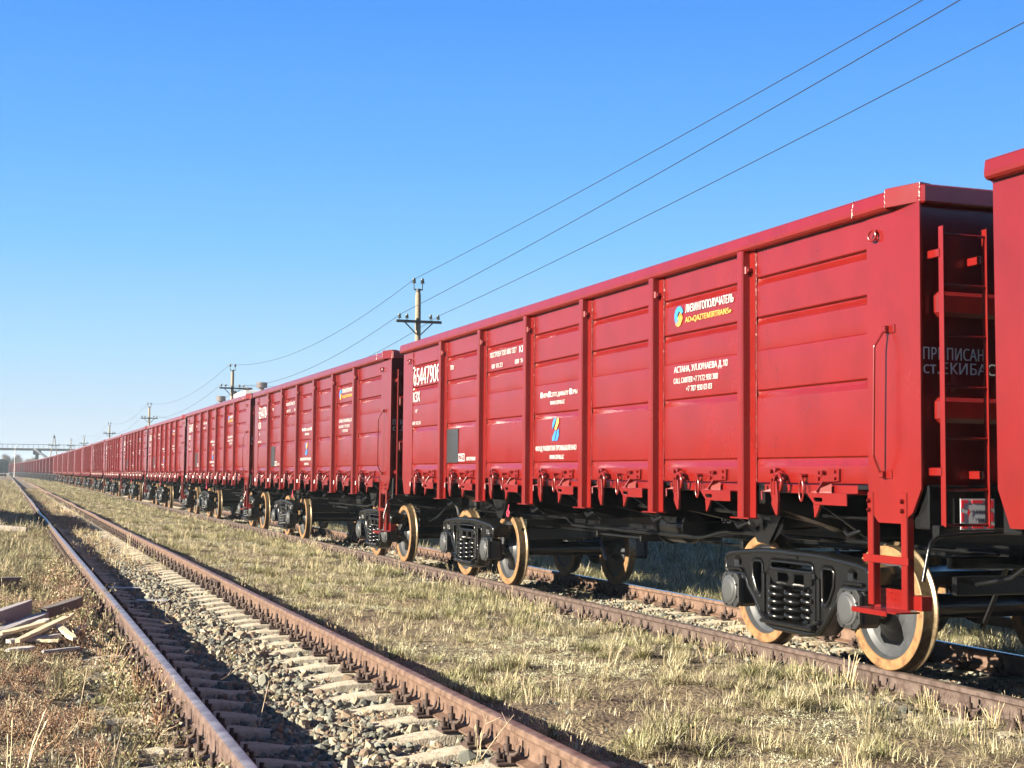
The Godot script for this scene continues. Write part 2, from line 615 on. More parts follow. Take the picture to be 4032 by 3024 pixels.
func leafy(sd: int, h: float, stem: Color, leaves: Array, count: int, size: float, spread: float) -> ArrayMesh:   # a small dry weed: branching stems with leaf-sized faces
	var b := Mb.new()
	b.usec = true
	var r := RandomNumberGenerator.new()
	r.seed = sd
	for i in 9:
		var a := r.randf() * TAU
		var l := h * r.randf_range(0.5, 1.1)
		var out := Vector3(cos(a), 0, sin(a)) * spread * r.randf_range(0.2, 1.0)
		var p0 := v3(r.randf_range(-0.02, 0.02), -0.02, r.randf_range(-0.02, 0.02))
		var p1 := p0 + out * 0.4 + Vector3.UP * l * 0.5
		var p2 := p0 + out + Vector3.UP * l
		b.col = stem * r.randf_range(0.7, 1.3)
		b.tube([p0, p1, p2], [0.0028, 0.002, 0.001], 3, false)
		for k in int(count / 9.0):
			var f := r.randf_range(0.15, 1.0)
			var p := p0.lerp(p1, f * 2.0) if f < 0.5 else p1.lerp(p2, f * 2.0 - 1.0)
			p += v3(r.randf_range(-1, 1), r.randf_range(-0.6, 0.6), r.randf_range(-1, 1)) * spread * 0.22
			var d1 := v3(r.randf_range(-1, 1), r.randf_range(-0.5, 1), r.randf_range(-1, 1)).normalized() * size * r.randf_range(0.6, 1.5)
			var d2 := d1.cross(v3(r.randf_range(-1, 1), r.randf_range(-1, 1), r.randf_range(-1, 1))).normalized() * size * 0.35
			b.col = leaves[r.randi() % leaves.size()] * r.randf_range(0.6, 1.35)
			b.poly([p, p + d1 * 0.5 + d2, p + d1, p + d1 * 0.5 - d2], Vector3.UP)
	return b.mesh()

func stalk(sd: int, h: float, col: Color) -> ArrayMesh:
	var b := Mb.new()
	b.usec = true
	var r := RandomNumberGenerator.new()
	r.seed = sd
	for i in 5:
		var a := r.randf() * TAU
		var l := h * r.randf_range(0.45, 1.0)
		var o := Vector3(cos(a), 0, sin(a)) * l * r.randf_range(0.03, 0.3)
		b.col = col * r.randf_range(0.8, 1.2)
		var p := v3(cos(a), 0, sin(a)) * 0.03
		b.tube([p, p + o * 0.35 + Vector3.UP * l * 0.6, p + o + Vector3.UP * l], [0.0017, 0.0014, 0.001], 3, false)
		b.tube([p + o * 0.85 + Vector3.UP * l * 0.9, p + o * 1.0 + Vector3.UP * l, p + o * 1.15 + Vector3.UP * (l * 1.08)], [0.0012, 0.0026, 0.0008], 4, false)
	return b.mesh()

func on_rail(x: float, z: float) -> bool:
	var bx := x - track_bend(z)
	return absf(absf(bx) - 0.797) < 0.09 or absf(absf(x - TX) - 0.797) < 0.1

func build_plants() -> void:
	var straw := [Color(0.38, 0.335, 0.195), Color(0.47, 0.42, 0.26), Color(0.28, 0.245, 0.14), Color(0.18, 0.16, 0.085), Color(0.58, 0.53, 0.37)]
	var olive := [Color(0.20, 0.21, 0.085), Color(0.27, 0.265, 0.115), Color(0.38, 0.35, 0.195), Color(0.11, 0.12, 0.05), Color(0.50, 0.46, 0.29)]
	var pale := [Color(0.36, 0.37, 0.27), Color(0.31, 0.33, 0.22), Color(0.42, 0.41, 0.30), Color(0.27, 0.27, 0.17)]
	var rusty := [Color(0.21, 0.13, 0.085), Color(0.17, 0.115, 0.08), Color(0.28, 0.20, 0.13), Color(0.36, 0.30, 0.20), Color(0.22, 0.20, 0.13)]
	var kinds := [
		{"n": "dry_grass", "l": "dry straw coloured grass tufts growing between the tracks", "m": [tuft(1, 70, 0.05, 0.19, 0.055, 0.0021, 0.75, straw), tuft(2, 60, 0.05, 0.23, 0.045, 0.0020, 0.6, straw)], "x": [[], []]},
		{"n": "green_grass", "l": "short olive green grass among the dry tufts", "m": [tuft(3, 70, 0.04, 0.13, 0.065, 0.0021, 1.0, olive), tuft(4, 60, 0.05, 0.16, 0.055, 0.0021, 0.8, olive)], "x": [[], []]},
		{"n": "pale_ground_cover", "l": "low pale grey green ground cover in patches", "m": [leafy(5, 0.05, Color(0.25, 0.2, 0.12), pale, 110, 0.013, 0.085), leafy(6, 0.045, Color(0.25, 0.2, 0.12), pale, 110, 0.011, 0.095)], "x": [[], []]},
		{"n": "matted_grass", "l": "flattened dead grass lying matted on the soil", "m": [tuft(14, 40, 0.05, 0.14, 0.12, 0.0018, 1.5, straw), tuft(15, 40, 0.05, 0.12, 0.11, 0.0018, 1.5, straw)], "x": [[], []]},
		{"n": "dry_stalks", "l": "thin pale seed stalks standing above the grass", "m": [stalk(7, 0.21, Color(0.6, 0.5, 0.32)), stalk(8, 0.16, Color(0.55, 0.44, 0.25))], "x": [[], []]},
		{"n": "brown_weeds", "l": "withered reddish brown weeds beside the siding", "m": [leafy(9, 0.13, Color(0.22, 0.11, 0.07), rusty, 120, 0.011, 0.13), leafy(10, 0.10, Color(0.3, 0.18, 0.1), rusty, 120, 0.010, 0.12)], "x": [[], []]},
		{"n": "leafy_weeds", "l": "olive leafed weeds crowding the siding's outer rail", "m": [leafy(12, 0.13, Color(0.2, 0.15, 0.08), [Color(0.17, 0.165, 0.07), Color(0.23, 0.215, 0.10), Color(0.11, 0.11, 0.05), Color(0.30, 0.27, 0.16)], 170, 0.012, 0.14), leafy(13, 0.09, Color(0.2, 0.15, 0.08), [Color(0.18, 0.175, 0.075), Color(0.25, 0.23, 0.12), Color(0.2, 0.14, 0.08)], 150, 0.011, 0.13)], "x": [[], []]}]
	# x from, x to, z from, z to, tufts per square metre, scale
	var bands := [
		[-4.42, -0.9, 4.5, -8.0, 100.0, 0.88, 0], [-4.42, -0.9, -8.0, -22.0, 74.0, 0.98, 0], [-4.42, -0.9, -22.0, -60.0, 42.0, 1.25, 0], [-4.6, -0.9, -60.0, -150.0, 16.0, 1.9, 0], [-4.6, 0.9, -150.0, -300.0, 2.5, 3.6, 0],
		[-8.4, TX - 0.86, 4.5, -9.0, 105.0, 1.0, 1], [-9.0, TX - 0.86, -9.0, -26.0, 62.0, 1.25, 1], [-10.5, TX - 0.86, -26.0, -70.0, 22.0, 1.8, 1], [-12.5, TX - 0.86, -70.0, -200.0, 5.0, 2.8, 1],
		[0.95, 5.0, 4.5, -24.0, 40.0, 1.6, 0], [5.0, 16.0, 8.0, -30.0, 9.0, 2.4, 0], [0.95, 8.0, -24.0, -70.0, 10.0, 2.2, 0],
		[TX - 0.72, TX + 0.72, 4.0, -14.0, 2.2, 0.8, 2], [TX - 0.72, TX + 0.72, -14.0, -32.0, 16.0, 1.1, 2], [TX - 0.72, TX + 0.72, -32.0, -120.0, 14.0, 1.6, 2],
		[-0.7, 0.7, 4.0, -40.0, 3.0, 0.9, 2]]
	var r := rng
	for bd in bands:
		for i in int((bd[1] - bd[0]) * (bd[2] - bd[3]) * bd[4]):
			var x := r.randf_range(bd[0], bd[1])
			var z := r.randf_range(bd[3], bd[2])
			if on_rail(x, z): continue
			var p := nz2.get_noise_2d(x * 11.0, z * 11.0)
			var q := nz2.get_noise_2d(x * 26.0 + 310.0, z * 26.0 + 90.0)
			var k := 0
			var f := r.randf()
			if bd[6] == 0:
				if p > 0.10 and f < 0.88: k = 3 if r.randf() < 0.30 else -1     # bare trodden soil with flattened straw
				elif p < -0.14 and x < -1.7: k = 2 if f < 0.72 else 3
				elif q > 0.08: k = 1 if f < 0.62 else (0 if f < 0.8 else 3)
				else: k = 0 if f < 0.45 else (1 if f < 0.62 else 3)
				if (k == 0 or k == 1) and q < -0.04 and z > -30.0 and r.randf() < 0.55: k = 3 if r.randf() < 0.4 else -1
				if f > 0.987: k = 4
				if x > -1.6 and x < -0.8 and f < 0.05: k = 4
			elif bd[6] == 1:
				if q > 0.2 and f < 0.5: k = -1
				elif p > 0.03: k = 5 if f < 0.72 else 3
				elif p < -0.08: k = 6 if f < 0.75 else 1
				else: k = [0, 5, 6, 3][r.randi() % 4]
				if f > 0.97: k = 4
				if z < -12.0 and f < 0.55: k = 0 if q > -0.1 else 1
			else:
				k = [5, 0, 5, 6, 4][r.randi() % 5]
			if bd[6] == 1 and z > -6.0 and x > TX - 1.35 and r.randf() < 0.55: continue
			if k < 0: continue
			var s: float = bd[5] * r.randf_range(0.5, 1.25) * (1.0 + 0.5 * q)
			if k == 2: s *= 0.9
			if z < -60.0 and k == 4: k = 0
			if bd[6] == 1 and z > -12.0 and x > TX - 1.35 and (k == 5 or k == 6) and r.randf() < 0.22: s *= 1.9
			var tilt := Basis(Vector3(r.randf_range(-1, 1), 0, r.randf_range(-1, 1)).normalized(), r.randf_range(0.0, 0.22))
			var hs := 1.0 if z > -30.0 else 0.72
			kinds[k].x[i % 2].append(Transform3D((tilt * Basis(Vector3.UP, r.randf() * TAU)).scaled(Vector3(s, s * hs, s)), Vector3(x, level(x, z), z)))
	for i in 22:
		var cz := 0.6 - i * 0.75 + r.randf_range(-0.35, 0.35)
		var cx := TX - 0.797 - r.randf_range(0.16, 0.42)
		for j in 2 + r.randi() % 3:
			var s := r.randf_range(1.5, 2.9)
			var px := cx + r.randf_range(-0.12, 0.08)
			var pz := cz + r.randf_range(-0.2, 0.2)
			kinds[5 + (i % 2)].x[j % 2].append(Transform3D(Basis(Vector3.UP, r.randf() * TAU).scaled(v3(s * 0.8, s, s * 0.8)), v3(px, level(px, pz), pz)))
	for kd in kinds:
		for j in 2:
			if kd.x[j].size() > 0:
				stuff(kd.n, kd.m[j], mt.leaf, kd.x[j], [], kd.l + ("" if j == 0 else ", shorter kind"), "grass" if kd.n.ends_with("grass") else "weeds")

# ------------------------------------------------------------------ wagon
var wm := {}      # shared wagon meshes
const POSTS := [4.185, 2.455, 0.725, -1.005, -2.735, -4.465]
const XS := -1.44

func lz(z: float) -> float: return z - ZC

func groove(y: float, d := 0.034) -> Array:
	return [[y + 0.006, 0.0], [y, 0.001], [y - 0.003, 0.004], [y - 0.009, d * 0.92], [y - 0.013, d], [y - 0.022, d], [y - 0.045, d * 0.75], [y - 0.072, 0.003], [y - 0.078, 0.0]]

func panel_mesh(z0: float, z1: float, g0: float, g1: float, sd: int) -> ArrayMesh:
	var prof := [[3.41, 0.0], [3.3, 0.0], [3.22, 0.0]]
	prof.append_array(groove(3.131))
	prof.append_array([[2.97, 0.0], [2.88, 0.0]])
	prof.append_array(groove(2.80))
	prof.append_array([[2.62, 0.0], [2.522, 0.0], [2.518, 0.007], [2.514, 0.007], [2.510, -0.003], [2.4, -0.003], [2.3, -0.002]])
	prof.append_array(groove(2.193, 0.028))
	prof.append_array([[2.0, -0.002], [1.87, -0.004], [1.74, -0.003]])
	prof.append_array(groove(1.635, 0.024))
	prof.append_array([[1.5, 0.0], [1.433, 0.0], [1.431, 0.012]])
	var zs := [z0, g0 - 0.001, g0 + 0.012]
	var cnt := 12
	for i in range(1, cnt): zs.append(lerpf(g0, g1, float(i) / cnt))
	zs.append_array([g1 - 0.012, g1 + 0.001, z1])
	var nn := FastNoiseLite.new()
	nn.seed = sd
	nn.frequency = 1.1
	var rows := []
	for z in zs:
		var row := []
		for p in prof:
			var d: float = p[1]
			if z < g0 or z > g1: d = minf(d, 0.0)
			var edge: float = smoothstep(z0 + 0.1, z0 + 0.3, z) * smoothstep(z1 - 0.1, z1 - 0.3, z)
			row.append(v3(XS + d + nn.get_noise_2d(z, p[0] * 1.4) * 0.0035 * edge, p[0], z))
		rows.append(row)
	var b := Mb.new()
	b.grid(rows)
	return b.mesh()

func post_mesh() -> ArrayMesh:      # pressed hat section, origin at its middle; foot plate at the bottom
	var b := Mb.new()
	var f := -1.522
	var s := [v3(XS - 0.004, 0, -0.145), v3(XS - 0.012, 0, -0.145), v3(XS - 0.012, 0, -0.052), v3(f + 0.012, 0, -0.046), v3(f, 0, -0.036), v3(f, 0, 0.036), v3(f + 0.012, 0, 0.046), v3(XS - 0.012, 0, 0.052), v3(XS - 0.012, 0, 0.145), v3(XS - 0.004, 0, 0.145)]
	for i in s.size() - 1:
		var e: Vector3 = s[i + 1] - s[i]
		b.quad(s[i] + Vector3.UP * 3.362, s[i + 1] + Vector3.UP * 3.362, s[i + 1] + Vector3.UP * 1.142, s[i] + Vector3.UP * 1.142, e.cross(Vector3.UP) * -1.0 if e.cross(Vector3.UP).x > 0 else e.cross(Vector3.UP))
	b.quad(v3(XS, 1.142, -0.145), v3(XS, 1.142, 0.145), v3(XS, 1.44, 0.145), v3(XS, 1.44, -0.145), Vector3.RIGHT)
	b.box(v3(-1.478, 1.136, 0), v3(0.105, 0.012, 0.31), 0.003)
	return b.mesh()

func bead_mesh(y0: float, y1: float) -> ArrayMesh:
	var b := Mb.new()
	var r := RandomNumberGenerator.new()
	r.seed = 5
	var path := []
	var rad := []
	var y := y0
	while y < y1:
		path.append(v3(r.randf_range(-0.001, 0.001), y, r.randf_range(-0.002, 0.002)))
		rad.append(r.randf_range(0.003, 0.0095))
		y += 0.016
	b.tube(path, rad, 5, false)
	return b.mesh()

func text_part(parent: Node3D, s: String, z0: float, z1: float, y0: float, y1: float, m: Material, x := XS - 0.0068, called := "lettering") -> void:
	var key := "t_" + s
	if not wm.has(key):
		var tm := TextMesh.new()
		tm.font = font
		tm.text = s
		tm.font_size = 48
		tm.pixel_size = 0.01
		tm.depth = 0.02
		tm.curve_step = 2.0
		wm[key] = tm
	var bb: AABB = wm[key].get_aabb()
	var sx := (z1 - z0) / maxf(bb.size.x, 0.01)
	var sy := (y1 - y0) / maxf(bb.size.y, 0.01)
	var bs := Basis(v3(0, 0, 1) * sx, v3(0, 1, 0) * sy, v3(-1, 0, 0) * 0.25)
	var ce := bb.get_center()
	part(called, wm[key], m, parent, Transform3D(bs, v3(x, (y0 + y1) * 0.5 - ce.y * sy, (z0 + z1) * 0.5 - ce.x * sx)))

func flat_poly(pts: Array, x: float) -> ArrayMesh:
	var b := Mb.new()
	b.extrude(PackedVector2Array(pts), [], x - 0.0025, x + 0.001)
	return b.mesh()

func wagon_meshes() -> void:
	# side panels, one for each bay
	var edges := [lz(-11.35)]
	var ps := POSTS.duplicate()
	ps.reverse()
	for p in ps: edges.append(p)
	edges.append(lz(0.69))
	var panels := []
	for i in 7:
		var g0: float = edges[i] + (0.15 if i > 0 else 0.02)
		var g1: float = edges[i + 1] - (0.15 if i < 6 else 0.025)
		panels.append(panel_mesh(edges[i], edges[i + 1], g0, g1, 70 + i))
	wm.panels = panels
	wm.post = post_mesh()
	wm.bead = bead_mesh(1.44, 3.34)
	wm.bead_low = bead_mesh(1.36, 2.05)
	# corner plates
	var b := Mb.new()
	b.extrude(PackedVector2Array([Vector2(lz(0.67), 3.40), Vector2(lz(1.295), 3.40), Vector2(lz(1.285), 1.40), Vector2(lz(1.19), 1.24), Vector2(lz(1.06), 1.16), Vector2(lz(0.79), 1.16), Vector2(lz(0.69), 1.25), Vector2(lz(0.67), 1.42)]), [], XS - 0.008, XS + 0.012, 0.003)
	wm.corner_a = b.mesh()
	b = Mb.new()
	b.extrude(PackedVector2Array([Vector2(lz(-11.87), 3.40), Vector2(lz(-11.335), 3.40), Vector2(lz(-11.335), 1.42), Vector2(lz(-11.44), 1.17), Vector2(lz(-11.75), 1.17), Vector2(lz(-11.86), 1.41)]), [], XS - 0.008, XS + 0.012, 0.003)
	wm.corner_b = b.mesh()
	# top rail: rolled section swept along the side
	b = Mb.new()
	var rp := [v3(-1.40, 3.355, 0), v3(-1.47, 3.352, 0), v3(-1.502, 3.358, 0), v3(-1.518, 3.374, 0), v3(-1.521, 3.40, 0), v3(-1.512, 3.47, 0), v3(-1.506, 3.482, 0), v3(-1.495, 3.487, 0), v3(-1.36, 3.487, 0), v3(-1.36, 3.36, 0)]
	var za := lz(-11.86)
	var zb := lz(1.0)
	for i in rp.size() - 1:
		var e: Vector3 = rp[i + 1] - rp[i]
		var o := Vector3(-e.y, e.x, 0)
		if o.dot((rp[i] + rp[i + 1]) * 0.5 - v3(-1.44, 3.42, 0)) < 0: o = -o
		b.quad(rp[i] + v3(0, 0, za), rp[i + 1] + v3(0, 0, za), rp[i + 1] + v3(0, 0, zb), rp[i] + v3(0, 0, zb), o)
	var capa := []
	for p in rp: capa.append(p + v3(0, 0, za))
	b.poly(capa, Vector3.FORWARD)
	var capb := []
	for p in rp: capb.append(p + v3(0, 0, zb))
	b.poly(capb, Vector3.BACK)
	wm.top_rail = b.mesh()
	# slanting closing plate of the rail at the wagon's corner
	b = Mb.new()
	b.t = Transform3D(Basis(Vector3.UP, 0.27), v3(-1.427, 3.432, lz(1.14)))
	b.box(Vector3.ZERO, v3(0.11, 0.136, 0.31), 0.004)
	wm.rail_plate = b.mesh()
	b = Mb.new()
	var r := RandomNumberGenerator.new()
	r.seed = 3
	wm.rail_weld = []
	for q in [[v3(-1.519, 3.37, lz(1.0)), v3(-1.515, 3.492, lz(1.0))], [v3(-1.443, 3.37, lz(1.292)), v3(-1.440, 3.495, lz(1.292))], [v3(-1.523, 3.36, lz(0.6)), v3(-1.51, 3.485, lz(0.6))]]:
		b = Mb.new()
		var path := []
		var rad := []
		for k in 14:
			path.append(q[0].lerp(q[1], k / 13.0) + v3(0, 0, r.randf_range(-0.004, 0.004)))
			rad.append(r.randf_range(0.003, 0.009))
		b.tube(path, rad, 5)
		wm.rail_weld.append(b.mesh())
	# end wall with two pressed ribs, end rail and end beam (at +z)
	b = Mb.new()
	var ze := lz(1.25)
	b.box(v3(0, 2.4, ze), v3(2.84, 1.98, 0.012))
	wm.end_wall = b.mesh()
	b = Mb.new()
	b.box(v3(0, 0, ze + 0.045), v3(2.66, 0.175, 0.085), 0.03)
	wm.end_rib = b.mesh()
	b = Mb.new()
	b.box(v3(0, 3.418, lz(1.285)), v3(2.88, 0.13, 0.10), 0.012)
	wm.end_rail = b.mesh()
	b = Mb.new()
	b.box(v3(0, 1.28, lz(1.22)), v3(2.80, 0.3, 0.16), 0.01)
	wm.end_beam = b.mesh()
	b = Mb.new()
	b.box(v3(0, 2.39, 0), v3(0.09, 1.92, 0.10), 0.01)
	wm.end_post = b.mesh()
	# latches under each bay
	b = Mb.new()
	b.extrude(PackedVector2Array([Vector2(-0.36, 1.445), Vector2(-0.27, 1.445), Vector2(-0.255, 1.36), Vector2(-0.245, 1.28), Vector2(-0.255, 1.18), Vector2(-0.275, 1.172), Vector2(-0.345, 1.262), Vector2(-0.335, 1.30), Vector2(-0.35, 1.335)]), [], -1.53, -1.505, 0.004)
	b.box(v3(-1.52, 1.40, -0.335), v3(0.034, 0.13, 0.012), 0.002)
	b.box(v3(-1.52, 1.40, -0.295), v3(0.034, 0.13, 0.012), 0.002)
	wm.claw = b.mesh()
	b = Mb.new()
	b.extrude(PackedVector2Array([Vector2(-0.42, 1.435), Vector2(-0.28, 1.435), Vector2(-0.245, 1.455), Vector2(-0.245, 1.495), Vector2(-0.30, 1.53), Vector2(-0.40, 1.525)]), [], -1.475, -1.441, 0.004)
	b.tube([v3(-1.44, 1.475, -0.275), v3(-1.545, 1.475, -0.275)], 0.016, 8)
	b.tube([v3(-1.44, 1.522, -0.445), v3(-1.485, 1.522, -0.445)], 0.017, 8)
	b.tube([v3(-1.44, 1.53, -0.36), v3(-1.49, 1.535, -0.36)], 0.018, 8)
	b.tube([v3(-1.50, 1.50, -0.30), v3(-1.515, 1.50, -0.235), v3(-1.515, 1.44, -0.205), v3(-1.51, 1.385, -0.225), v3(-1.505, 1.37, -0.255)], [0.014, 0.017, 0.018, 0.016, 0.01], 6)
	wm.hinge = b.mesh()
	b = Mb.new()
	var lp := []
	for k in 17:
		var a := TAU * k / 16.0
		lp.append(v3(-1.482, 1.375 + 0.055 * signf(sin(a)) * minf(1.0, absf(sin(a)) * 1.0) + 0.028 * sin(a), 0.03 + 0.03 * cos(a)))
	b.tube(lp, 0.0085, 6, false)
	b.tube([v3(-1.44, 1.49, 0.045), v3(-1.495, 1.485, 0.045)], 0.015, 8)
	b.tube([v3(-1.44, 1.49, -0.015), v3(-1.475, 1.49, -0.015)], 0.014, 8)
	b.bar(v3(-1.482, 1.49, 0.045), v3(-1.482, 1.44, 0.045), 0.02, 0.012, 0.002, Vector3.RIGHT)
	wm.loop = b.mesh()
	b = Mb.new()
	b.box(v3(-1.46, 1.355, 0.475), v3(0.165, 0.012, 0.52), 0.003)
	b.extrude(PackedVector2Array([Vector2(0.21, 1.352), Vector2(0.74, 1.352), Vector2(0.74, 1.270), Vector2(0.31, 1.272)]), [PackedVector2Array([Vector2(0.30, 1.325), Vector2(0.41, 1.325), Vector2(0.425, 1.31), Vector2(0.41, 1.295), Vector2(0.32, 1.295), Vector2(0.30, 1.31)])], -1.545, -1.533, 0.002)
	b.extrude(PackedVector2Array([Vector2(0.28, 1.275), Vector2(0.375, 1.275), Vector2(0.355, 1.235), Vector2(0.31, 1.175), Vector2(0.295, 1.175), Vector2(0.29, 1.22)]), [], -1.536, -1.515, 0.003)
	b.poly([v3(-1.53, 1.362, 0.25), v3(-1.44, 1.362, 0.25), v3(-1.44, 1.43, 0.37)], Vector3.FORWARD)
	b.poly([v3(-1.535, 1.362, 0.24), v3(-1.45, 1.43, 0.40), v3(-1.45, 1.362, 0.40)], Vector3.LEFT)
	wm.bracket = b.mesh()
	b = Mb.new()
	b.extrude(PackedVector2Array([Vector2(0.25, 1.435), Vector2(0.51, 1.447), Vector2(0.515, 1.54), Vector2(0.37, 1.545), Vector2(0.36, 1.50), Vector2(0.25, 1.47)]), [], -1.462, -1.441, 0.004)
	for q in [[0.47, 1.52, 0.012], [0.47, 1.47, 0.012], [0.30, 1.512, 0.017], [0.25, 1.512, 0.014], [0.245, 1.465, 0.016]]:
		b.tube([v3(-1.445, q[1], q[0]), v3(-1.478, q[1], q[0])], q[2], 8)
	b.bar(v3(-1.462, 1.44, 0.33), v3(-1.505, 1.36, 0.30), 0.05, 0.012, 0.002, Vector3.BACK)
	wm.stop_plate = b.mesh()
	b = Mb.new()
	b.extrude(PackedVector2Array([Vector2(-0.625, 1.42), Vector2(0.70, 1.42), Vector2(0.70, 1.35), Vector2(-0.625, 1.35)]), [PackedVector2Array([Vector2(-0.59, 1.405), Vector2(-0.57, 1.405), Vector2(-0.565, 1.385), Vector2(-0.57, 1.365), Vector2(-0.59, 1.365), Vector2(-0.597, 1.385)])], -1.425, -1.33, 0.004)
	wm.hatch_edge = b.mesh()
	b = Mb.new()
	b.bar(v3(-1.44, 1.365, -0.49), v3(-1.53, 1.358, -0.49), 0.02, 0.02, 0.003)
	b.bar(v3(-1.53, 1.362, -0.49), v3(-1.535, 1.29, -0.475), 0.018, 0.012, 0.003, Vector3.RIGHT)
	b.poly([v3(-1.53, 1.36, -0.48), v3(-1.45, 1.36, -0.30), v3(-1.44, 1.415, -0.30)], Vector3.LEFT)
	wm.hook = b.mesh()
	# fittings of the corner
	b = Mb.new()
	b.tube([v3(-1.45, 2.515, lz(0.93)), v3(-1.49, 2.50, lz(0.925)), v3(-1.545, 2.405, lz(0.905)), v3(-1.55, 2.39, lz(0.905)), v3(-1.55, 1.64, lz(0.885)), v3(-1.545, 1.62, lz(0.885)), v3(-1.49, 1.515, lz(0.88)), v3(-1.45, 1.50, lz(0.88))], 0.0095, 7)
	wm.handrail = b.mesh()
	b = Mb.new()
	b.box(v3(-1.468, 2.52, lz(0.925)), v3(0.05, 0.05, 0.045), 0.006)
	b.box(v3(-1.452, 2.52, lz(0.975)), v3(0.01, 0.06, 0.07), 0.003)
	wm.handrail_bracket = b.mesh()
	b = Mb.new()
	var rg := []
	for k in 15:
		var a := TAU * k / 14.0
		rg.append(v3(-1.475 - 0.03 * (0.5 - 0.5 * cos(a)) * 0.5, 3.205 + 0.036 * sin(a), lz(0.79) + 0.036 * cos(a)))
	b.tube(rg, 0.0085, 6, false)
	b.bar(v3(-1.45, 3.205, lz(0.79)), v3(-1.452, 3.25, lz(0.79)), 0.03, 0.02, 0.003)
	b.bar(v3(-1.452, 3.24, lz(0.79)), v3(-1.452, 3.165, lz(0.79)), 0.014, 0.01, 0.002, Vector3.RIGHT)
	wm.ring = b.mesh()
	# steps below the corner
	wm.stringer = []
	for s in [[0.605, 0.58], [1.0, 0.575]]:
		b = Mb.new()
		b.box(v3(-1.452, (1.375 + s[1]) * 0.5, lz(s[0] + 0.10)), v3(0.012, 1.375 - s[1], 0.062), 0.002)
		b.box(v3(-1.425, (1.375 + s[1]) * 0.5, lz(s[0] + 0.128)), v3(0.055, 1.375 - s[1], 0.010), 0.002)
		for y in [1.315, 1.25]:
			b.tube([v3(-1.452, y, lz(s[0] + 0.092)), v3(-1.474, y, lz(s[0] + 0.092)), v3(-1.48, y, lz(s[0] + 0.092))], [0.018, 0.016, 0.006], 8)
		wm.stringer.append(b.mesh())
		b = Mb.new()
	b.bar(v3(-1.462, 0.907, lz(0.63)), v3(-1.462, 0.907, lz(1.16)), 0.012, 0.055, 0.002)
	wm.step_rung = b.mesh()
	b = Mb.new()
	b.box(v3(-1.43, 0.552, lz(0.84)), v3(0.20, 0.012, 0.52), 0.003)
	b.box(v3(-1.532, 0.54, lz(0.79)), v3(0.01, 0.036, 0.42), 0.003)
	b.box(v3(-1.345, 0.625, lz(0.80)), v3(0.008, 0.14, 0.42), 0.003)
	b.box(v3(-1.36, 0.625, lz(1.16)), v3(0.09, 0.10, 0.12), 0.004)
	for k in 9:
		for j in 3:
			b.t = Transform3D(Basis(Vector3.RIGHT, 0.7 if (k + j) % 2 else -0.7), v3(-1.35, 0.585 + j * 0.04, lz(0.63 + k * 0.042)))
			b.box(Vector3.ZERO, v3(0.006, 0.006, 0.026), 0.001)
	b.t = Transform3D.IDENTITY
	wm.step_plate = b.mesh()
	# ladder on the end
	b = Mb.new()
	b.box(v3(0, 2.165, 0), v3(0.012, 2.03, 0.05), 0.002)
	b.box(v3(0.016, 2.165, -0.024), v3(0.036, 2.03, 0.008), 0.002)
	wm.ladder_rail = b.mesh()
	b = Mb.new()
	b.tube([v3(-1.36, 0, lz(1.425)), v3(-1.01, 0, lz(1.425))], 0.0105, 7)
	wm.ladder_rung = b.mesh()
	b = Mb.new()
	b.box(v3(0, 0, 0), v3(0.04, 0.055, 0.15), 0.004)
	wm.ladder_bracket = b.mesh()
	# underframe
	b = Mb.new()
	for s in [-1.0, 1.0]:
		b.box(v3(s * 0.17, 1.02, 0), v3(0.012, 0.34, 12.8), 0.003)
		b.box(v3(s * 0.23, 0.856, 0), v3(0.13, 0.014, 12.8), 0.003)
	b.box(v3(0, 1.19, 0), v3(0.50, 0.016, 12.8))
	wm.centre_sill = b.mesh()
	b = Mb.new()
	var bo := PackedVector2Array([Vector2(-1.42, 1.40), Vector2(1.42, 1.40), Vector2(1.42, 1.26), Vector2(0.75, 1.06), Vector2(0.3, 0.86), Vector2(-0.3, 0.86), Vector2(-0.75, 1.06), Vector2(-1.42, 1.26)])
	b.t = Transform3D(Basis(v3(0, 0, 1), v3(0, 1, 0), v3(1, 0, 0)), Vector3.ZERO)
	b.extrude(bo, [], -0.10, 0.10, 0.01)
	wm.bolster = b.mesh()
	b = Mb.new()
	b.t = Transform3D(Basis(v3(0, 0, 1), v3(0, 1, 0), v3(1, 0, 0)), Vector3.ZERO)
	b.extrude(PackedVector2Array([Vector2(-1.43, 1.40), Vector2(1.43, 1.40), Vector2(1.43, 1.17), Vector2(1.1, 1.15), Vector2(0.3, 0.98), Vector2(-0.3, 0.98), Vector2(-1.1, 1.15), Vector2(-1.43, 1.17)]), [], -0.06, 0.06, 0.006)
	wm.cross_beam = b.mesh()
	b = Mb.new()
	b.box(v3(0, 1.405, 0), v3(2.84, 0.03, 12.85))
	wm.floor = b.mesh()
	b = Mb.new()
	b.box(v3(1.44, 2.42, 0), v3(0.012, 2.0, 13.0))
	wm.far_wall = b.mesh()
	b = Mb.new()
	b.lathe([Vector2(-0.30, 0.0), Vector2(-0.30, 0.14), Vector2(-0.27, 0.17), Vector2(-0.25, 0.178), Vector2(0.2, 0.178), Vector2(0.2, 0.2), Vector2(0.23, 0.2), Vector2(0.23, 0.12), Vector2(0.27, 0.1), Vector2(0.27, 0.0)], 24)
	wm.cylinder = b.mesh()
	b = Mb.new()
	b.lathe([Vector2(-0.45, 0.0), Vector2(-0.45, 0.06), Vector2(-0.41, 0.13), Vector2(-0.36, 0.15), Vector2(0.36, 0.15), Vector2(0.41, 0.13), Vector2(0.45, 0.06), Vector2(0.45, 0.0)], 24)
	wm.reservoir = b.mesh()
	b = Mb.new()
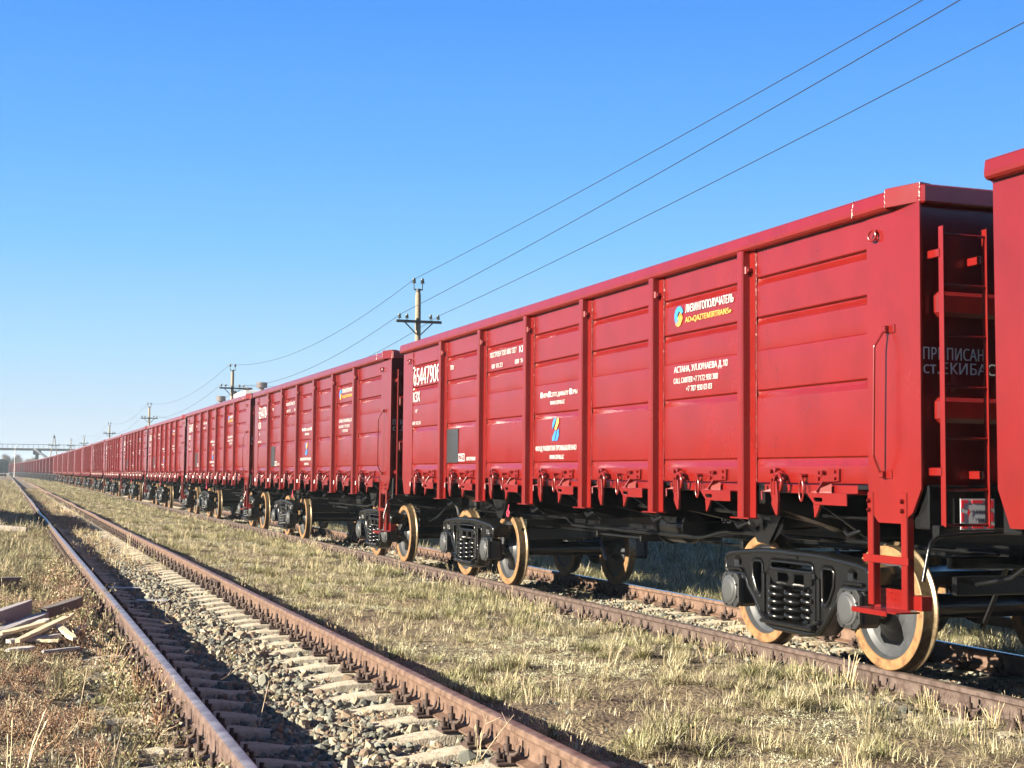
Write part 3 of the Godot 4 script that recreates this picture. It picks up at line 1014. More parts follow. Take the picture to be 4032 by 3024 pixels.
	b.tube([v3(-0.55, 0.94, -6.2), v3(-0.55, 0.94, -2.0), v3(-0.62, 0.86, -1.6), v3(-0.62, 0.86, 1.8), v3(-0.55, 0.94, 2.2), v3(-0.55, 0.94, 6.2)], 0.021, 7)
	wm.pipe = b.mesh()
	b = Mb.new()
	b.tube([v3(-0.35, 0.78, -4.0), v3(-0.35, 0.80, -0.6)], 0.016, 6)
	b.tube([v3(-0.35, 0.80, 0.6), v3(-0.35, 0.78, 4.2)], 0.016, 6)
	b.bar(v3(-0.75, 0.80, -0.6), v3(0.2, 0.80, -0.5), 0.04, 0.07, 0.006)
	b.bar(v3(-0.75, 0.80, 0.6), v3(0.2, 0.80, 0.7), 0.04, 0.07, 0.006)
	b.tube([v3(-0.7, 0.80, -0.6), v3(-0.7, 0.80, 0.6)], 0.018, 6)
	wm.brake_rod = b.mesh()
	b = Mb.new()
	b.extrude(PackedVector2Array([Vector2(-0.55, 1.36), Vector2(0.5, 1.36), Vector2(0.28, 1.0), Vector2(0.1, 0.88), Vector2(-0.12, 0.9), Vector2(-0.3, 1.1)]), [], -0.95, -0.94)
	b.bar(v3(-0.955, 1.34, 0.5), v3(-0.955, 0.9, 0.12), 0.05, 0.012)
	wm.gusset = b.mesh()
	b = Mb.new()
	b.bar(v3(-0.32, 1.02, 0), v3(-0.98, 1.0, 0.05), 0.09, 0.012, 0.002)
	b.bar(v3(-0.96, 1.0, 0.05), v3(-1.12, 1.13, -0.02), 0.08, 0.014, 0.003)
	b.tube([v3(-1.08, 1.06, -0.09), v3(-1.10, 1.03, 0.0), v3(-1.06, 1.07, 0.10)], [0.018, 0.024, 0.016], 7)
	b.bar(v3(-1.12, 1.13, -0.02), v3(-1.38, 1.36, -0.22), 0.03, 0.012, 0.002)
	wm.hatch_arm = b.mesh()
	b = Mb.new()
	b.tube([v3(-0.86, 1.16, -6.0), v3(-0.86, 1.16, 6.0)], 0.022, 8)
	wm.torsion_shaft = b.mesh()
	b = Mb.new()
	b.bar(v3(-0.3, 0.35, -0.2), v3(-0.22, 0.92, 0.05), 0.05, 0.02, 0.004)
	b.bar(v3(-0.75, 0.86, 0.0), v3(0.75, 0.84, 0.08), 0.06, 0.09, 0.01)
	b.bar(v3(-0.8, 0.70, 0.12), v3(0.8, 0.70, 0.12), 0.05, 0.14, 0.01)
	b.tube([v3(-0.62, 0.70, 0.1), v3(-0.60, 0.78, 0.5), v3(-0.5, 0.98, 0.75)], 0.018, 7)
	wm.brake_lever = b.mesh()
	# coupler head and uncoupling lever
	b = Mb.new()
	b.box(v3(0, 1.04, lz(1.45)), v3(0.2, 0.24, 0.5), 0.03)
	b.box(v3(-0.10, 1.04, lz(1.62)), v3(0.16, 0.34, 0.2), 0.03)
	b.box(v3(0.12, 1.04, lz(1.60)), v3(0.14, 0.28, 0.24), 0.03)
	wm.coupler = b.mesh()
	b = Mb.new()
	b.tube([v3(-0.1, 1.14, lz(1.46)), v3(-1.38, 1.10, lz(1.46)), v3(-1.46, 1.085, lz(1.47)), v3(-1.52, 1.05, lz(1.48)), v3(-1.535, 1.0, lz(1.48)), v3(-1.59, 0.80, lz(1.49))], 0.014, 7)
	b.box(v3(-1.42, 1.12, lz(1.43)), v3(0.05, 0.09, 0.07), 0.006)
	wm.lever = b.mesh()
	b = Mb.new()
	b.tube([v3(-0.35, 1.0, lz(1.35)), v3(-0.36, 0.95, lz(1.5)), v3(-0.34, 0.72, lz(1.62)), v3(-0.3, 0.58, lz(1.68)), v3(-0.3, 0.62, lz(1.72))], 0.026, 8)
	wm.hose = b.mesh()
	b = Mb.new()
	var tg := []
	for k in 13:
		var a := TAU * k / 12.0
		tg.append(v3(-1.38, 1.0 + 0.04 * sin(a), 0.04 * cos(a)))
	b.tube(tg, 0.006, 5, false)
	b.tube([v3(-1.38, 1.04, 0), v3(-1.38, 1.11, 0.03)], 0.005, 5)
	wm.tag_ring = b.mesh()
	bogie_meshes()

func bogie_meshes() -> void:
	var b := Mb.new()
	var o := PackedVector2Array([Vector2(-1.12, 0.67), Vector2(-1.13, 0.77), Vector2(-1.10, 0.80), Vector2(-1.0, 0.822), Vector2(-0.5, 0.862), Vector2(-0.3, 0.868), Vector2(0.3, 0.868), Vector2(0.5, 0.862), Vector2(1.0, 0.822), Vector2(1.10, 0.80), Vector2(1.13, 0.77), Vector2(1.12, 0.67), Vector2(1.06, 0.642), Vector2(0.80, 0.642), Vector2(0.75, 0.60), Vector2(0.72, 0.54), Vector2(0.62, 0.42), Vector2(0.5, 0.29), Vector2(0.40, 0.215), Vector2(0.27, 0.19), Vector2(-0.27, 0.19), Vector2(-0.40, 0.215), Vector2(-0.5, 0.29), Vector2(-0.62, 0.42), Vector2(-0.72, 0.54), Vector2(-0.75, 0.60), Vector2(-0.80, 0.642), Vector2(-1.06, 0.642)])
	var hs := []
	hs.append(PackedVector2Array([Vector2(-0.31, 0.705), Vector2(0.31, 0.705), Vector2(0.335, 0.72), Vector2(0.325, 0.755), Vector2(0.30, 0.768), Vector2(-0.30, 0.768), Vector2(-0.325, 0.755), Vector2(-0.335, 0.72)]))
	hs.append(PackedVector2Array([Vector2(-0.36, 0.275), Vector2(0.36, 0.275), Vector2(0.39, 0.30), Vector2(0.39, 0.64), Vector2(0.36, 0.675), Vector2(-0.36, 0.675), Vector2(-0.39, 0.64), Vector2(-0.39, 0.30)]))
	for s in [-1.0, 1.0]:
		hs.append(PackedVector2Array([Vector2(s * 0.49, 0.755), Vector2(s * 0.60, 0.755), Vector2(s * 0.635, 0.73), Vector2(s * 0.63, 0.62), Vector2(s * 0.57, 0.51), Vector2(s * 0.52, 0.465), Vector2(s * 0.475, 0.475), Vector2(s * 0.465, 0.52), Vector2(s * 0.465, 0.73)]))
		hs.append(PackedVector2Array([Vector2(s * 0.86, 0.695), Vector2(s * 0.925, 0.695), Vector2(s * 0.93, 0.735), Vector2(s * 0.915, 0.75), Vector2(s * 0.87, 0.75), Vector2(s * 0.855, 0.735)]))
	b.extrude(o, hs, -1.12, -0.93, 0.03)
	wm.side_frame = b.mesh()
	b = Mb.new()
	var fl := []
	for q in o: fl.append(v3(-1.108, q.y - signf(q.y - 0.5) * 0.022, q.x * 0.985))
	fl.append(fl[0])
	b.tube(fl, 0.026, 8, false)
	wm.frame_flange = b.mesh()
	b = Mb.new()
	fl = []
	for q in hs[2]: fl.append(v3(-1.115, q.y, q.x))
	fl.append(fl[0])
	b.tube(fl, 0.013, 6, false)
	wm.window_rim = b.mesh()
	b = Mb.new()
	fl = []
	for q in hs[0]: fl.append(v3(-1.115, q.y, q.x))
	fl.append(fl[0])
	b.tube(fl, 0.012, 6, false)
	wm.slot_rim = b.mesh()
	b = Mb.new()
	for q in [[0.03, 0.63, 0.04], [0.03, 0.48, 0.03], [-0.03, 0.40, 0.03], [-0.03, 0.56, 0.03]]:
		b.tube([v3(-1.10, q[1], 0.335 + q[0] * 0.5), v3(-1.155, q[1], 0.335 + q[0] * 0.5)], q[2] * 0.6, 8)
	b.box(v3(-1.12, 0.47, 0.34), v3(0.03, 0.36, 0.07), 0.01)
	wm.wedge_plate = b.mesh()
	# rounded nose behind the frame's ends, ledge under the spring nest, column ribs
	b = Mb.new()
	b.box(v3(-1.075, 0.262, 0), v3(0.24, 0.034, 0.80), 0.012)
	for s in [-1.0, 1.0]: b.bar(v3(-1.15, 0.262, s * 0.30), v3(-1.13, 0.33, s * 0.46), 0.07, 0.03, 0.01)
	wm.spring_seat = b.mesh()
	b = Mb.new()
	b.box(v3(-1.12, 0.47, 0.43), v3(0.05, 0.40, 0.035), 0.012)
	wm.column_rib = b.mesh()
	b = Mb.new()
	b.box(v3(-1.13, 0.665, 0.93), v3(0.05, 0.035, 0.25), 0.01)
	wm.jaw_ledge = b.mesh()
	b = Mb.new()
	b.box(v3(-1.128, 0.815, 0.02), v3(0.012, 0.028, 0.17), 0.003)
	wm.maker_plate = b.mesh()
	b = Mb.new()
	b.box(v3(-0.875, 0.735, 1.04), v3(0.2, 0.14, 0.16), 0.05)
	wm.frame_nose = b.mesh()
	b = Mb.new()
	b.extrude(PackedVector2Array([Vector2(-0.35, 0.705), Vector2(0.35, 0.705), Vector2(0.355, 0.66), Vector2(0.28, 0.585), Vector2(0.2, 0.57), Vector2(-0.2, 0.57), Vector2(-0.28, 0.585), Vector2(-0.355, 0.66)]), [PackedVector2Array([Vector2(-0.22, 0.60), Vector2(-0.06, 0.60), Vector2(-0.03, 0.64), Vector2(-0.06, 0.675), Vector2(-0.22, 0.675)]), PackedVector2Array([Vector2(0.04, 0.60), Vector2(0.2, 0.60), Vector2(0.2, 0.675), Vector2(0.05, 0.675)])], -1.13, 1.13, 0.012)
	wm.bogie_bolster = b.mesh()
	b = Mb.new()
	var hel := []
	var turns := 4.2
	for k in 74:
		var f := k / 73.0
		hel.append(v3(cos(f * turns * TAU) * 0.084, 0.30 + 0.26 * f, sin(f * turns * TAU) * 0.084))
	b.tube(hel, 0.020, 8)
	wm.spring = b.mesh()
	b = Mb.new()
	var oc := PackedVector2Array()
	for k in 16:
		var a := TAU * (k + 0.5) / 16.0
		var sx: float = clampf(cos(a) * 1.22, -1.0, 1.0) * 0.150
		var sy: float = clampf(sin(a) * 1.22, -1.0, 1.0) * 0.150
		oc.append(Vector2(sx, sy))
	b.t = Transform3D(Basis.IDENTITY, v3(0, 0.4785, 0))
	b.extrude(oc, [], -1.185, -1.155, 0.006)
	b.box(v3(-1.06, 0, 0), v3(0.19, 0.285, 0.275), 0.03)
	for k in 8:
		var a := TAU * (k + 0.5) / 8.0
		b.tube([v3(-1.185, sin(a) * 0.136, cos(a) * 0.136), v3(-1.197, sin(a) * 0.136, cos(a) * 0.136)], 0.012, 6)
	wm.axle_box = b.mesh()
	b = Mb.new()
	b.t = Transform3D(Basis.IDENTITY, v3(0, 0.4785, 0))
	b.lathe([Vector2(-1.219, 0.0), Vector2(-1.218, 0.05), Vector2(-1.215, 0.085), Vector2(-1.208, 0.104), Vector2(-1.2, 0.111), Vector2(-1.196, 0.124), Vector2(-1.192, 0.130), Vector2(-1.184, 0.132)], 32)
	wm.axle_cap = b.mesh()
	# wheel: tyre and disc
	b = Mb.new()
	b.lathe([Vector2(-0.838, 0.395), Vector2(-0.849, 0.402), Vector2(-0.85, 0.41), Vector2(-0.85, 0.468), Vector2(-0.846, 0.4755)], 64)
	b.lathe([Vector2(-0.722, 0.498), Vector2(-0.72, 0.48), Vector2(-0.72, 0.40), Vector2(-0.735, 0.39)], 64)
	wm.rim = b.mesh()
	b = Mb.new()
	b.lathe([Vector2(-0.846, 0.4755), Vector2(-0.838, 0.477), Vector2(-0.80, 0.4778), Vector2(-0.765, 0.479), Vector2(-0.755, 0.482), Vector2(-0.748, 0.492), Vector2(-0.742, 0.503), Vector2(-0.735, 0.5065), Vector2(-0.728, 0.505), Vector2(-0.722, 0.498)], 64)
	wm.tread = b.mesh()
	b = Mb.new()
	b.lathe([Vector2(-0.87, 0.0), Vector2(-0.87, 0.125), Vector2(-0.86, 0.135), Vector2(-0.82, 0.15), Vector2(-0.79, 0.19), Vector2(-0.772, 0.26), Vector2(-0.778, 0.33), Vector2(-0.80, 0.375), Vector2(-0.838, 0.395)], 64)
	b.lathe([Vector2(-0.735, 0.39), Vector2(-0.75, 0.36), Vector2(-0.752, 0.28), Vector2(-0.745, 0.2), Vector2(-0.70, 0.14), Vector2(-0.67, 0.13), Vector2(-0.67, 0.0)], 64)
	wm.disc = b.mesh()
	b = Mb.new()
	b.lathe([Vector2(-1.1, 0.0), Vector2(-1.1, 0.065), Vector2(-0.9, 0.065), Vector2(-0.87, 0.09), Vector2(-0.68, 0.097), Vector2(0.68, 0.097), Vector2(0.87, 0.09), Vector2(0.9, 0.065), Vector2(1.1, 0.065), Vector2(1.1, 0.0)], 20)
	wm.axle = b.mesh()
	b = Mb.new()
	b.bar(v3(-0.75, 0.40, 0), v3(0.75, 0.40, 0), 0.07, 0.07, 0.01)
	for s in [-1.0, 1.0]:
		b.box(v3(s * 0.79, 0.42, -0.06), v3(0.08, 0.34, 0.045), 0.012)
	wm.brake_beam = b.mesh()

func make_bogie(parent: Node3D, z: float, lod: int) -> void:
	var g := group_node("bogie", parent, v3(0, 0, z))
	var turned := Transform3D(Basis(Vector3.UP, PI), Vector3.ZERO)
	for xf in [Transform3D.IDENTITY, turned]:
		part("side_frame", wm.side_frame, mt.black, g, xf)
		if lod < 2:
			part("spring_seat", wm.spring_seat, mt.black, g, xf)
			part("maker_plate", wm.maker_plate, mt.black, g, xf)
			part("frame_flange", wm.frame_flange, mt.black, g, xf)
			part("slot_rim", wm.slot_rim, mt.black, g, xf)
			part("window_rim", wm.window_rim, mt.black, g, xf)
			part("window_rim", wm.window_rim, mt.black, g, xf * Transform3D(Basis.from_scale(v3(1, 1, -1)), Vector3.ZERO))
			part("wedge_plate", wm.wedge_plate, mt.black, g, xf)
			for dz in [0.0, -0.86]: part("column_rib", wm.column_rib, mt.black, g, xf * Transform3D(Basis.IDENTITY, v3(0, 0, dz)))
			for dz in [0.0, -1.86]: part("jaw_ledge", wm.jaw_ledge, mt.black, g, xf * Transform3D(Basis.IDENTITY, v3(0, 0, dz)))
		part("frame_nose", wm.frame_nose, mt.black, g, xf)
		part("frame_nose", wm.frame_nose, mt.black, g, xf * Transform3D(Basis.IDENTITY, v3(0, 0, -2.08)))
		if lod < 2 or xf == Transform3D.IDENTITY:
			for s in [-0.26, 0.0, 0.26]:
				part("spring", wm.spring, mt.black, g, xf * Transform3D(Basis(Vector3.UP, s * 7.0), v3(-1.07, 0, s)))
		for s in [-0.925, 0.925]:
			part("axle_box", wm.axle_box, mt.box_grey, g, xf * Transform3D(Basis.IDENTITY, v3(0, 0, s)))
			part("axle_cap", wm.axle_cap, mt.cap_grey, g, xf * Transform3D(Basis.IDENTITY, v3(0, 0, s)))
	part("bolster", wm.bogie_bolster, mt.black, g)
	for s in [-0.925, 0.925]:
		part("axle", wm.axle, mt.black, g, Transform3D(Basis.IDENTITY, v3(0, 0.4785, s)))
		for xf in [Transform3D.IDENTITY, turned]:
			var at: Transform3D = xf
			at.origin = v3(0, 0.4785, s)
			part("wheel_rim", wm.rim, mt.ochre, g, at)
			part("wheel_tread", wm.tread, mt.tread, g, at)
			part("wheel_disc", wm.disc, mt.wheel_grey, g, at)
		if lod < 2:
			var sg := 1.0 if s < 0 else -1.0
			part("brake_beam", wm.brake_beam, mt.black, g, Transform3D(Basis(Vector3.UP, 0.0 if s < 0 else PI), v3(0, 0, s + sg * 0.55)))

func wagon_lettering(w: Node3D, number: String) -> void:
	var W: Material = mt.letter
	var num := [lz(-11.285), lz(-9.93), 2.815, 3.075]
	text_part(w, number, num[0], num[1], num[2], num[3], W, XS - 0.0068, "wagon_number")
	text_part(w, "КЗХ", lz(-11.30), lz(-10.93), 2.57, 2.72, W)
	text_part(w, "ЦР", lz(-11.175), lz(-11.06), 2.40, 2.455, W)
	text_part(w, "08 10 26", lz(-11.313), lz(-10.876), 2.222, 2.272, W)
	text_part(w, "70т", lz(-9.426), lz(-9.24), 2.935, 3.0, W)
	text_part(w, "ПОСТРОЕН ТОО КВК 1327", lz(-7.698), lz(-6.716), 2.972, 3.037, W)
	text_part(w, "КР", lz(-6.61), lz(-6.43), 2.96, 3.04, W)
	text_part(w, "08 10 23", lz(-7.63), lz(-7.22), 2.83, 2.885, W)
	text_part(w, "08 10", lz(-6.76), lz(-6.44), 2.83, 2.885, W)
	text_part(w, "АВТОРЕЖИМ", lz(-8.651), lz(-8.265), 1.665, 1.712, W)
	text_part(w, "23т", lz(-8.96), lz(-8.76), 1.675, 1.745, W)
	var fr := Mb.new()
	if not wm.has("mark_frame"):
		fr.extrude(PackedVector2Array([Vector2(lz(-8.995), 1.658), Vector2(lz(-8.72), 1.658), Vector2(lz(-8.72), 1.758), Vector2(lz(-8.995), 1.758)]), [PackedVector2Array([Vector2(lz(-8.985), 1.668), Vector2(lz(-8.73), 1.668), Vector2(lz(-8.73), 1.748), Vector2(lz(-8.985), 1.748)])], XS - 0.0095, XS - 0.0045)
		wm.mark_frame = fr.mesh()
		wm.board = flat_poly([Vector2(lz(-9.53), 1.64), Vector2(lz(-9.015), 1.64), Vector2(lz(-9.015), 2.105), Vector2(lz(-9.53), 2.105)], XS - 0.007)
		# round emblem: blue sickle over yellow furrows
		var cz := lz(-2.33)
		var cy := 2.955
		var pts := []
		for k in 13:
			var a := lerpf(0.35, 4.1, k / 12.0)
			pts.append(Vector2(cz + cos(a) * 0.092, cy + sin(a) * 0.092))
		for k in 13:
			var a := lerpf(4.1, 0.35, k / 12.0)
			pts.append(Vector2(cz + 0.012 + cos(a) * 0.040, cy + sin(a) * 0.040))
		wm.emblem_blue = flat_poly(pts, XS - 0.007)
		var yb := Mb.new()
		for k in 4:
			var f := k / 4.0
			var p0 := Vector2(cz - 0.075 + 0.10 * f, cy - 0.075 - 0.02 * sin(f * PI))
			var p1 := Vector2(cz + 0.03 + 0.055 * f, cy + 0.035 - 0.07 * f)
			yb.extrude(PackedVector2Array([p0, p0 + Vector2(0.017, -0.003), p1 + Vector2(0.011, 0), p1]), [], XS - 0.0095, XS - 0.003)
		wm.emblem_yellow = yb.mesh()
		var q := Mb.new()
		var c2 := lz(-5.405)
		q.extrude(PackedVector2Array([Vector2(c2 - 0.10, 1.995), Vector2(c2 - 0.05, 2.03), Vector2(c2 + 0.03, 2.118), Vector2(c2 - 0.045, 2.118), Vector2(c2 - 0.09, 2.07)]), [], XS - 0.0095, XS - 0.003)
		q.extrude(PackedVector2Array([Vector2(c2 - 0.10, 1.865), Vector2(c2 - 0.03, 1.865), Vector2(c2 + 0.03, 1.97), Vector2(c2 - 0.01, 1.985), Vector2(c2 - 0.10, 1.90)]), [], XS - 0.0095, XS - 0.003)
		q.extrude(PackedVector2Array([Vector2(c2 + 0.0, 1.865), Vector2(c2 + 0.055, 1.865), Vector2(c2 + 0.10, 1.92), Vector2(c2 + 0.10, 2.0), Vector2(c2 + 0.06, 1.985)]), [], XS - 0.0095, XS - 0.003)
		wm.emblem2_blue = q.mesh()
		q = Mb.new()
		q.extrude(PackedVector2Array([Vector2(c2 - 0.025, 2.0), Vector2(c2 + 0.02, 1.985), Vector2(c2 + 0.095, 2.065), Vector2(c2 + 0.09, 2.118), Vector2(c2 + 0.055, 2.118)]), [], XS - 0.0095, XS - 0.003)
		wm.emblem2_yellow = q.mesh()
	part("mark_frame", wm.mark_frame, W, w)
	part("notice_board", wm.board, mt.board, w)
	text_part(w, "ӨНЕРКӘСІПТІ ДАМЫТУ ҚОРЫ", lz(-5.883), lz(-4.773), 2.355, 2.43, W)
	text_part(w, "WWW.IDFRK.KZ", lz(-5.575), lz(-5.137), 2.275, 2.318, W)
	text_part(w, "ФОНД РАЗВИТИЯ ПРОМЫШЛЕННО", lz(-6.03), lz(-4.79), 1.74, 1.812, W)
	text_part(w, "WWW.IDFRK.KZ", lz(-5.579), lz(-5.151), 1.658, 1.705, W)
	part("emblem", wm.emblem2_blue, mt.sign_blue, w)
	part("emblem", wm.emblem2_yellow, mt.sign_yellow, w)
	text_part(w, "ЛИЗИНГОПОЛУЧАТЕЛЬ", lz(-2.203), lz(-1.30), 2.972, 3.045, W)
	text_part(w, "АО«QAZTEMIRTRANS»", lz(-2.203), lz(-1.34), 2.868, 2.93, mt.sign_yellow)
	part("emblem", wm.emblem_blue, mt.sign_blue, w)
	part("emblem", wm.emblem_yellow, mt.sign_yellow, w)
	text_part(w, "АСТАНА, УЛ.КУНАЕВА Д.10", lz(-2.426), lz(-1.406), 2.415, 2.488, W)
	text_part(w, "CALL CANTER +7 7172 930 300", lz(-2.435), lz(-1.58), 2.330, 2.380, W)
	text_part(w, "+7 707 930 03 03", lz(-2.183), lz(-1.689), 2.248, 2.297, W)
	# on the sill and on the end wall
	text_part(w, number, lz(-3.85), lz(-2.93), 0.99, 1.13, mt.letter_grey, -0.186)
	for s in [["ПРИПИСАН", -1.40, -0.90, 2.288, 2.372], ["ст.ЕКИБАСТУЗ", -1.40, -0.60, 2.19, 2.27]]:
		var tm: TextMesh
		if wm.has("e_" + s[0]): tm = wm["e_" + s[0]]
		else:
			tm = TextMesh.new()
			tm.font = font; tm.text = s[0]; tm.font_size = 48; tm.pixel_size = 0.01; tm.depth = 0.02; tm.curve_step = 2.0
			wm["e_" + s[0]] = tm
		var bb := tm.get_aabb()
		var sx: float = (s[2] - s[1]) / bb.size.x
		var sy: float = (s[4] - s[3]) / bb.size.y
		part("end_lettering", tm, mt.letter_grey, w, Transform3D(Basis(v3(sx, 0, 0), v3(0, sy, 0), v3(0, 0, 0.1)), v3((s[1] + s[2]) * 0.5 - bb.get_center().x * sx, (s[3] + s[4]) * 0.5 - bb.get_center().y * sy, lz(1.26))))

func make_wagon(w: Node3D, lod: int, number: String, R: Material) -> void:
	for i in 7: part("side_panel", wm.panels[i], R, w)
	for z in POSTS:
		var p := part("post", wm.post, R, w, Transform3D(Basis.IDENTITY, v3(0, 0, z)))
		if lod == 0:
			part("weld_seam", wm.bead, R, p, Transform3D(Basis.IDENTITY, v3(XS - 0.004, 0, 0.148)))
			part("weld_seam", wm.bead_low, R, p, Transform3D(Basis.IDENTITY, v3(XS - 0.006, 0, -0.148)))
			var hb := Mb.new()
			if not wm.has("hinge_pin"):
				hb.tube([v3(-1.495, 3.165, 0.075), v3(-1.495, 3.225, 0.075)], 0.022, 10)
				hb.box(v3(-1.475, 3.195, 0.09), v3(0.05, 0.03, 0.04), 0.004)
				wm.hinge_pin = hb.mesh()
			part("hinge_pin", wm.hinge_pin, R, p)
	part("corner_plate", wm.corner_a, R, w)
	part("corner_plate", wm.corner_b, R, w)
	part("top_rail", wm.top_rail, R, w)
	part("rail_plate", wm.rail_plate, R, w)
	if lod == 0:
		for m in wm.rail_weld: part("weld_seam", m, R, w)
		part("weld_seam", wm.bead, R, w, Transform3D(Basis.IDENTITY, v3(XS - 0.006, 0, lz(-11.335))))
	var turned := Transform3D(Basis(Vector3.UP, PI), Vector3.ZERO)
	for xf in [Transform3D.IDENTITY, turned]:
		var sh: Transform3D = xf
		if xf != Transform3D.IDENTITY: sh.origin = v3(0, 0, lz(-11.87) + lz(1.295))
		var e := part("end_wall", wm.end_wall, R, w, sh)
		for y in [2.665, 1.94]: part("end_rib", wm.end_rib, R, e, Transform3D(Basis.IDENTITY, v3(0, y, 0)))
		part("end_rail", wm.end_rail, R, w, sh)
		part("end_beam", wm.end_beam, mt.black, w, sh)
		if lod < 2:
			part("coupler", wm.coupler, mt.black, w, sh)
			part("air_hose", wm.hose, mt.rubber, w, sh)
			part("uncoupling_lever", wm.lever, mt.black, w, sh)
	if lod < 2:
		var ld := group_node("ladder", w)
		for x in [-1.365, -1.01]: part("ladder_rail", wm.ladder_rail, R, ld, Transform3D(Basis.IDENTITY, v3(x, 0, lz(1.42))))
		for k in 7: part("rung", wm.ladder_rung, R, ld, Transform3D(Basis.IDENTITY, v3(0, maxf(3.125 - k * 0.345, 1.165), 0)))
		for q in [[-1.36, 3.0], [-1.02, 2.97], [-1.36, 1.52], [-1.02, 1.50]]:
			part("ladder_bracket", wm.ladder_bracket, R, ld, Transform3D(Basis.IDENTITY, v3(q[0], q[1], lz(1.335))))
		part("handrail", wm.handrail, R, w)
		part("handrail_bracket", wm.handrail_bracket, R, w)
		part("handrail_bracket", wm.handrail_bracket, R, w, Transform3D(Basis.IDENTITY, v3(0, -1.02, -0.045)))
		part("ring", wm.ring, R, w)
		part("ring", wm.ring, R, w, Transform3D(Basis.IDENTITY, v3(0, 0, lz(-11.46) - lz(0.79))))
	var st := group_node("step", w)
	for m in wm.stringer: part("stringer", m, R, st)
	part("step_rung", wm.step_rung, R, st)
	part("step_plate", wm.step_plate, R, st)
	var mids := [lz(-10.62)]
	for i in range(5, 0, -1): mids.append((POSTS[i] + POSTS[i - 1]) * 0.5)
	mids.append(lz(-0.20))
	for k in mids.size():
		var l := group_node("hatch_latch", w, v3(0, 0, mids[k]))
		part("claw", wm.claw, R, l)
		part("bracket", wm.bracket, R, l)
		if lod < 2:
			part("hinge", wm.hinge, R, l)
			part("loop", wm.loop, R, l)
			part("stop_plate", wm.stop_plate, R, l)
			part("hook", wm.hook, R, l)
		part("hatch_edge", wm.hatch_edge, R, l)
	part("centre_sill", wm.centre_sill, mt.black, w)
	part("floor", wm.floor, mt.black, w)
	part("far_side_wall", wm.far_wall, R, w)
	for z in [-4.325, 4.325]: part("body_bolster", wm.bolster, mt.black, w, Transform3D(Basis.IDENTITY, v3(0, 0, z)))
	if lod < 2:
		for z in POSTS: part("cross_beam", wm.cross_beam, mt.black, w, Transform3D(Basis.IDENTITY, v3(0, 0, z)))
		part("brake_cylinder", wm.cylinder, mt.black, w, Transform3D(Basis(Vector3.UP, PI / 2), v3(-0.45, 0.95, 1.0)))
		part("air_reservoir", wm.reservoir, mt.black, w, Transform3D(Basis(Vector3.UP, PI / 2), v3(0.55, 0.95, -0.9)))
		for k in mids.size(): part("hatch_arm", wm.hatch_arm, mt.black, w, Transform3D(Basis.IDENTITY, v3(0, 0, mids[k] + 0.1)))
		part("torsion_shaft", wm.torsion_shaft, mt.black, w)
		for z in [5.9, -5.9]: part("brake_lever", wm.brake_lever, mt.black, w, Transform3D(Basis.IDENTITY, v3(0, 0, z)))
		for z in [2.9, -2.9]: part("brake_lever", wm.brake_lever, mt.black, w, Transform3D(Basis(Vector3.UP, PI), v3(0, 0, z)))
		part("brake_pipe", wm.pipe, mt.black, w)
		part("brake_rod", wm.brake_rod, mt.black, w)
		for z in [3.6, -3.4]: part("gusset", wm.gusset, mt.black, w, Transform3D(Basis.IDENTITY, v3(0, 0, z)))
		part("seal_tag", wm.tag_ring, mt.pink, w, Transform3D(Basis.IDENTITY, v3(0, 0, -1.9)))
	make_bogie(w, 4.325, lod)
	make_bogie(w, -4.325, lod)
	if lod < 2: wagon_lettering(w, number)

func simple_wagon() -> Array:     # the far wagons: each still a body with posts, and running gear
	var b := Mb.new()
	b.box(v3(0, 2.42, 0), v3(2.88, 2.0, 13.1))
	b.box(v3(-1.46, 3.42, 0), v3(0.12, 0.13, 13.16))
	for z in POSTS: b.box(v3(-1.48, 2.25, z), v3(0.085, 2.2, 0.1))
	b.box(v3(-1.45, 0.98, 6.1), v3(0.03, 0.8, 0.06))
	b.box(v3(-1.45, 0.98, 6.45), v3(0.03, 0.8, 0.06))
	var g := Mb.new()
	for z in [-4.325, 4.325]:
		g.box(v3(-1.03, 0.70, z), v3(0.2, 0.26, 2.2), 0.05)
		g.box(v3(-1.03, 0.42, z), v3(0.2, 0.42, 0.95), 0.05)
		for s in [-0.925, 0.925]:
			g.t = Transform3D(Basis.IDENTITY, v3(0, 0.4785, z + s))
			g.lathe([Vector2(-0.86, 0), Vector2(-0.86, 0.47), Vector2(-0.72, 0.5), Vector2(-0.72, 0)], 16)
			g.lathe([Vector2(0.72, 0), Vector2(0.72, 0.5), Vector2(0.86, 0.47), Vector2(0.86, 0)], 16)
			g.box(v3(-1.1, 0, 0), v3(0.16, 0.28, 0.28), 0.03)
			g.t = Transform3D.IDENTITY
	g.box(v3(0, 1.1, 0), v3(0.5, 0.5, 12.8))
	return [b.mesh(), g.mesh()]

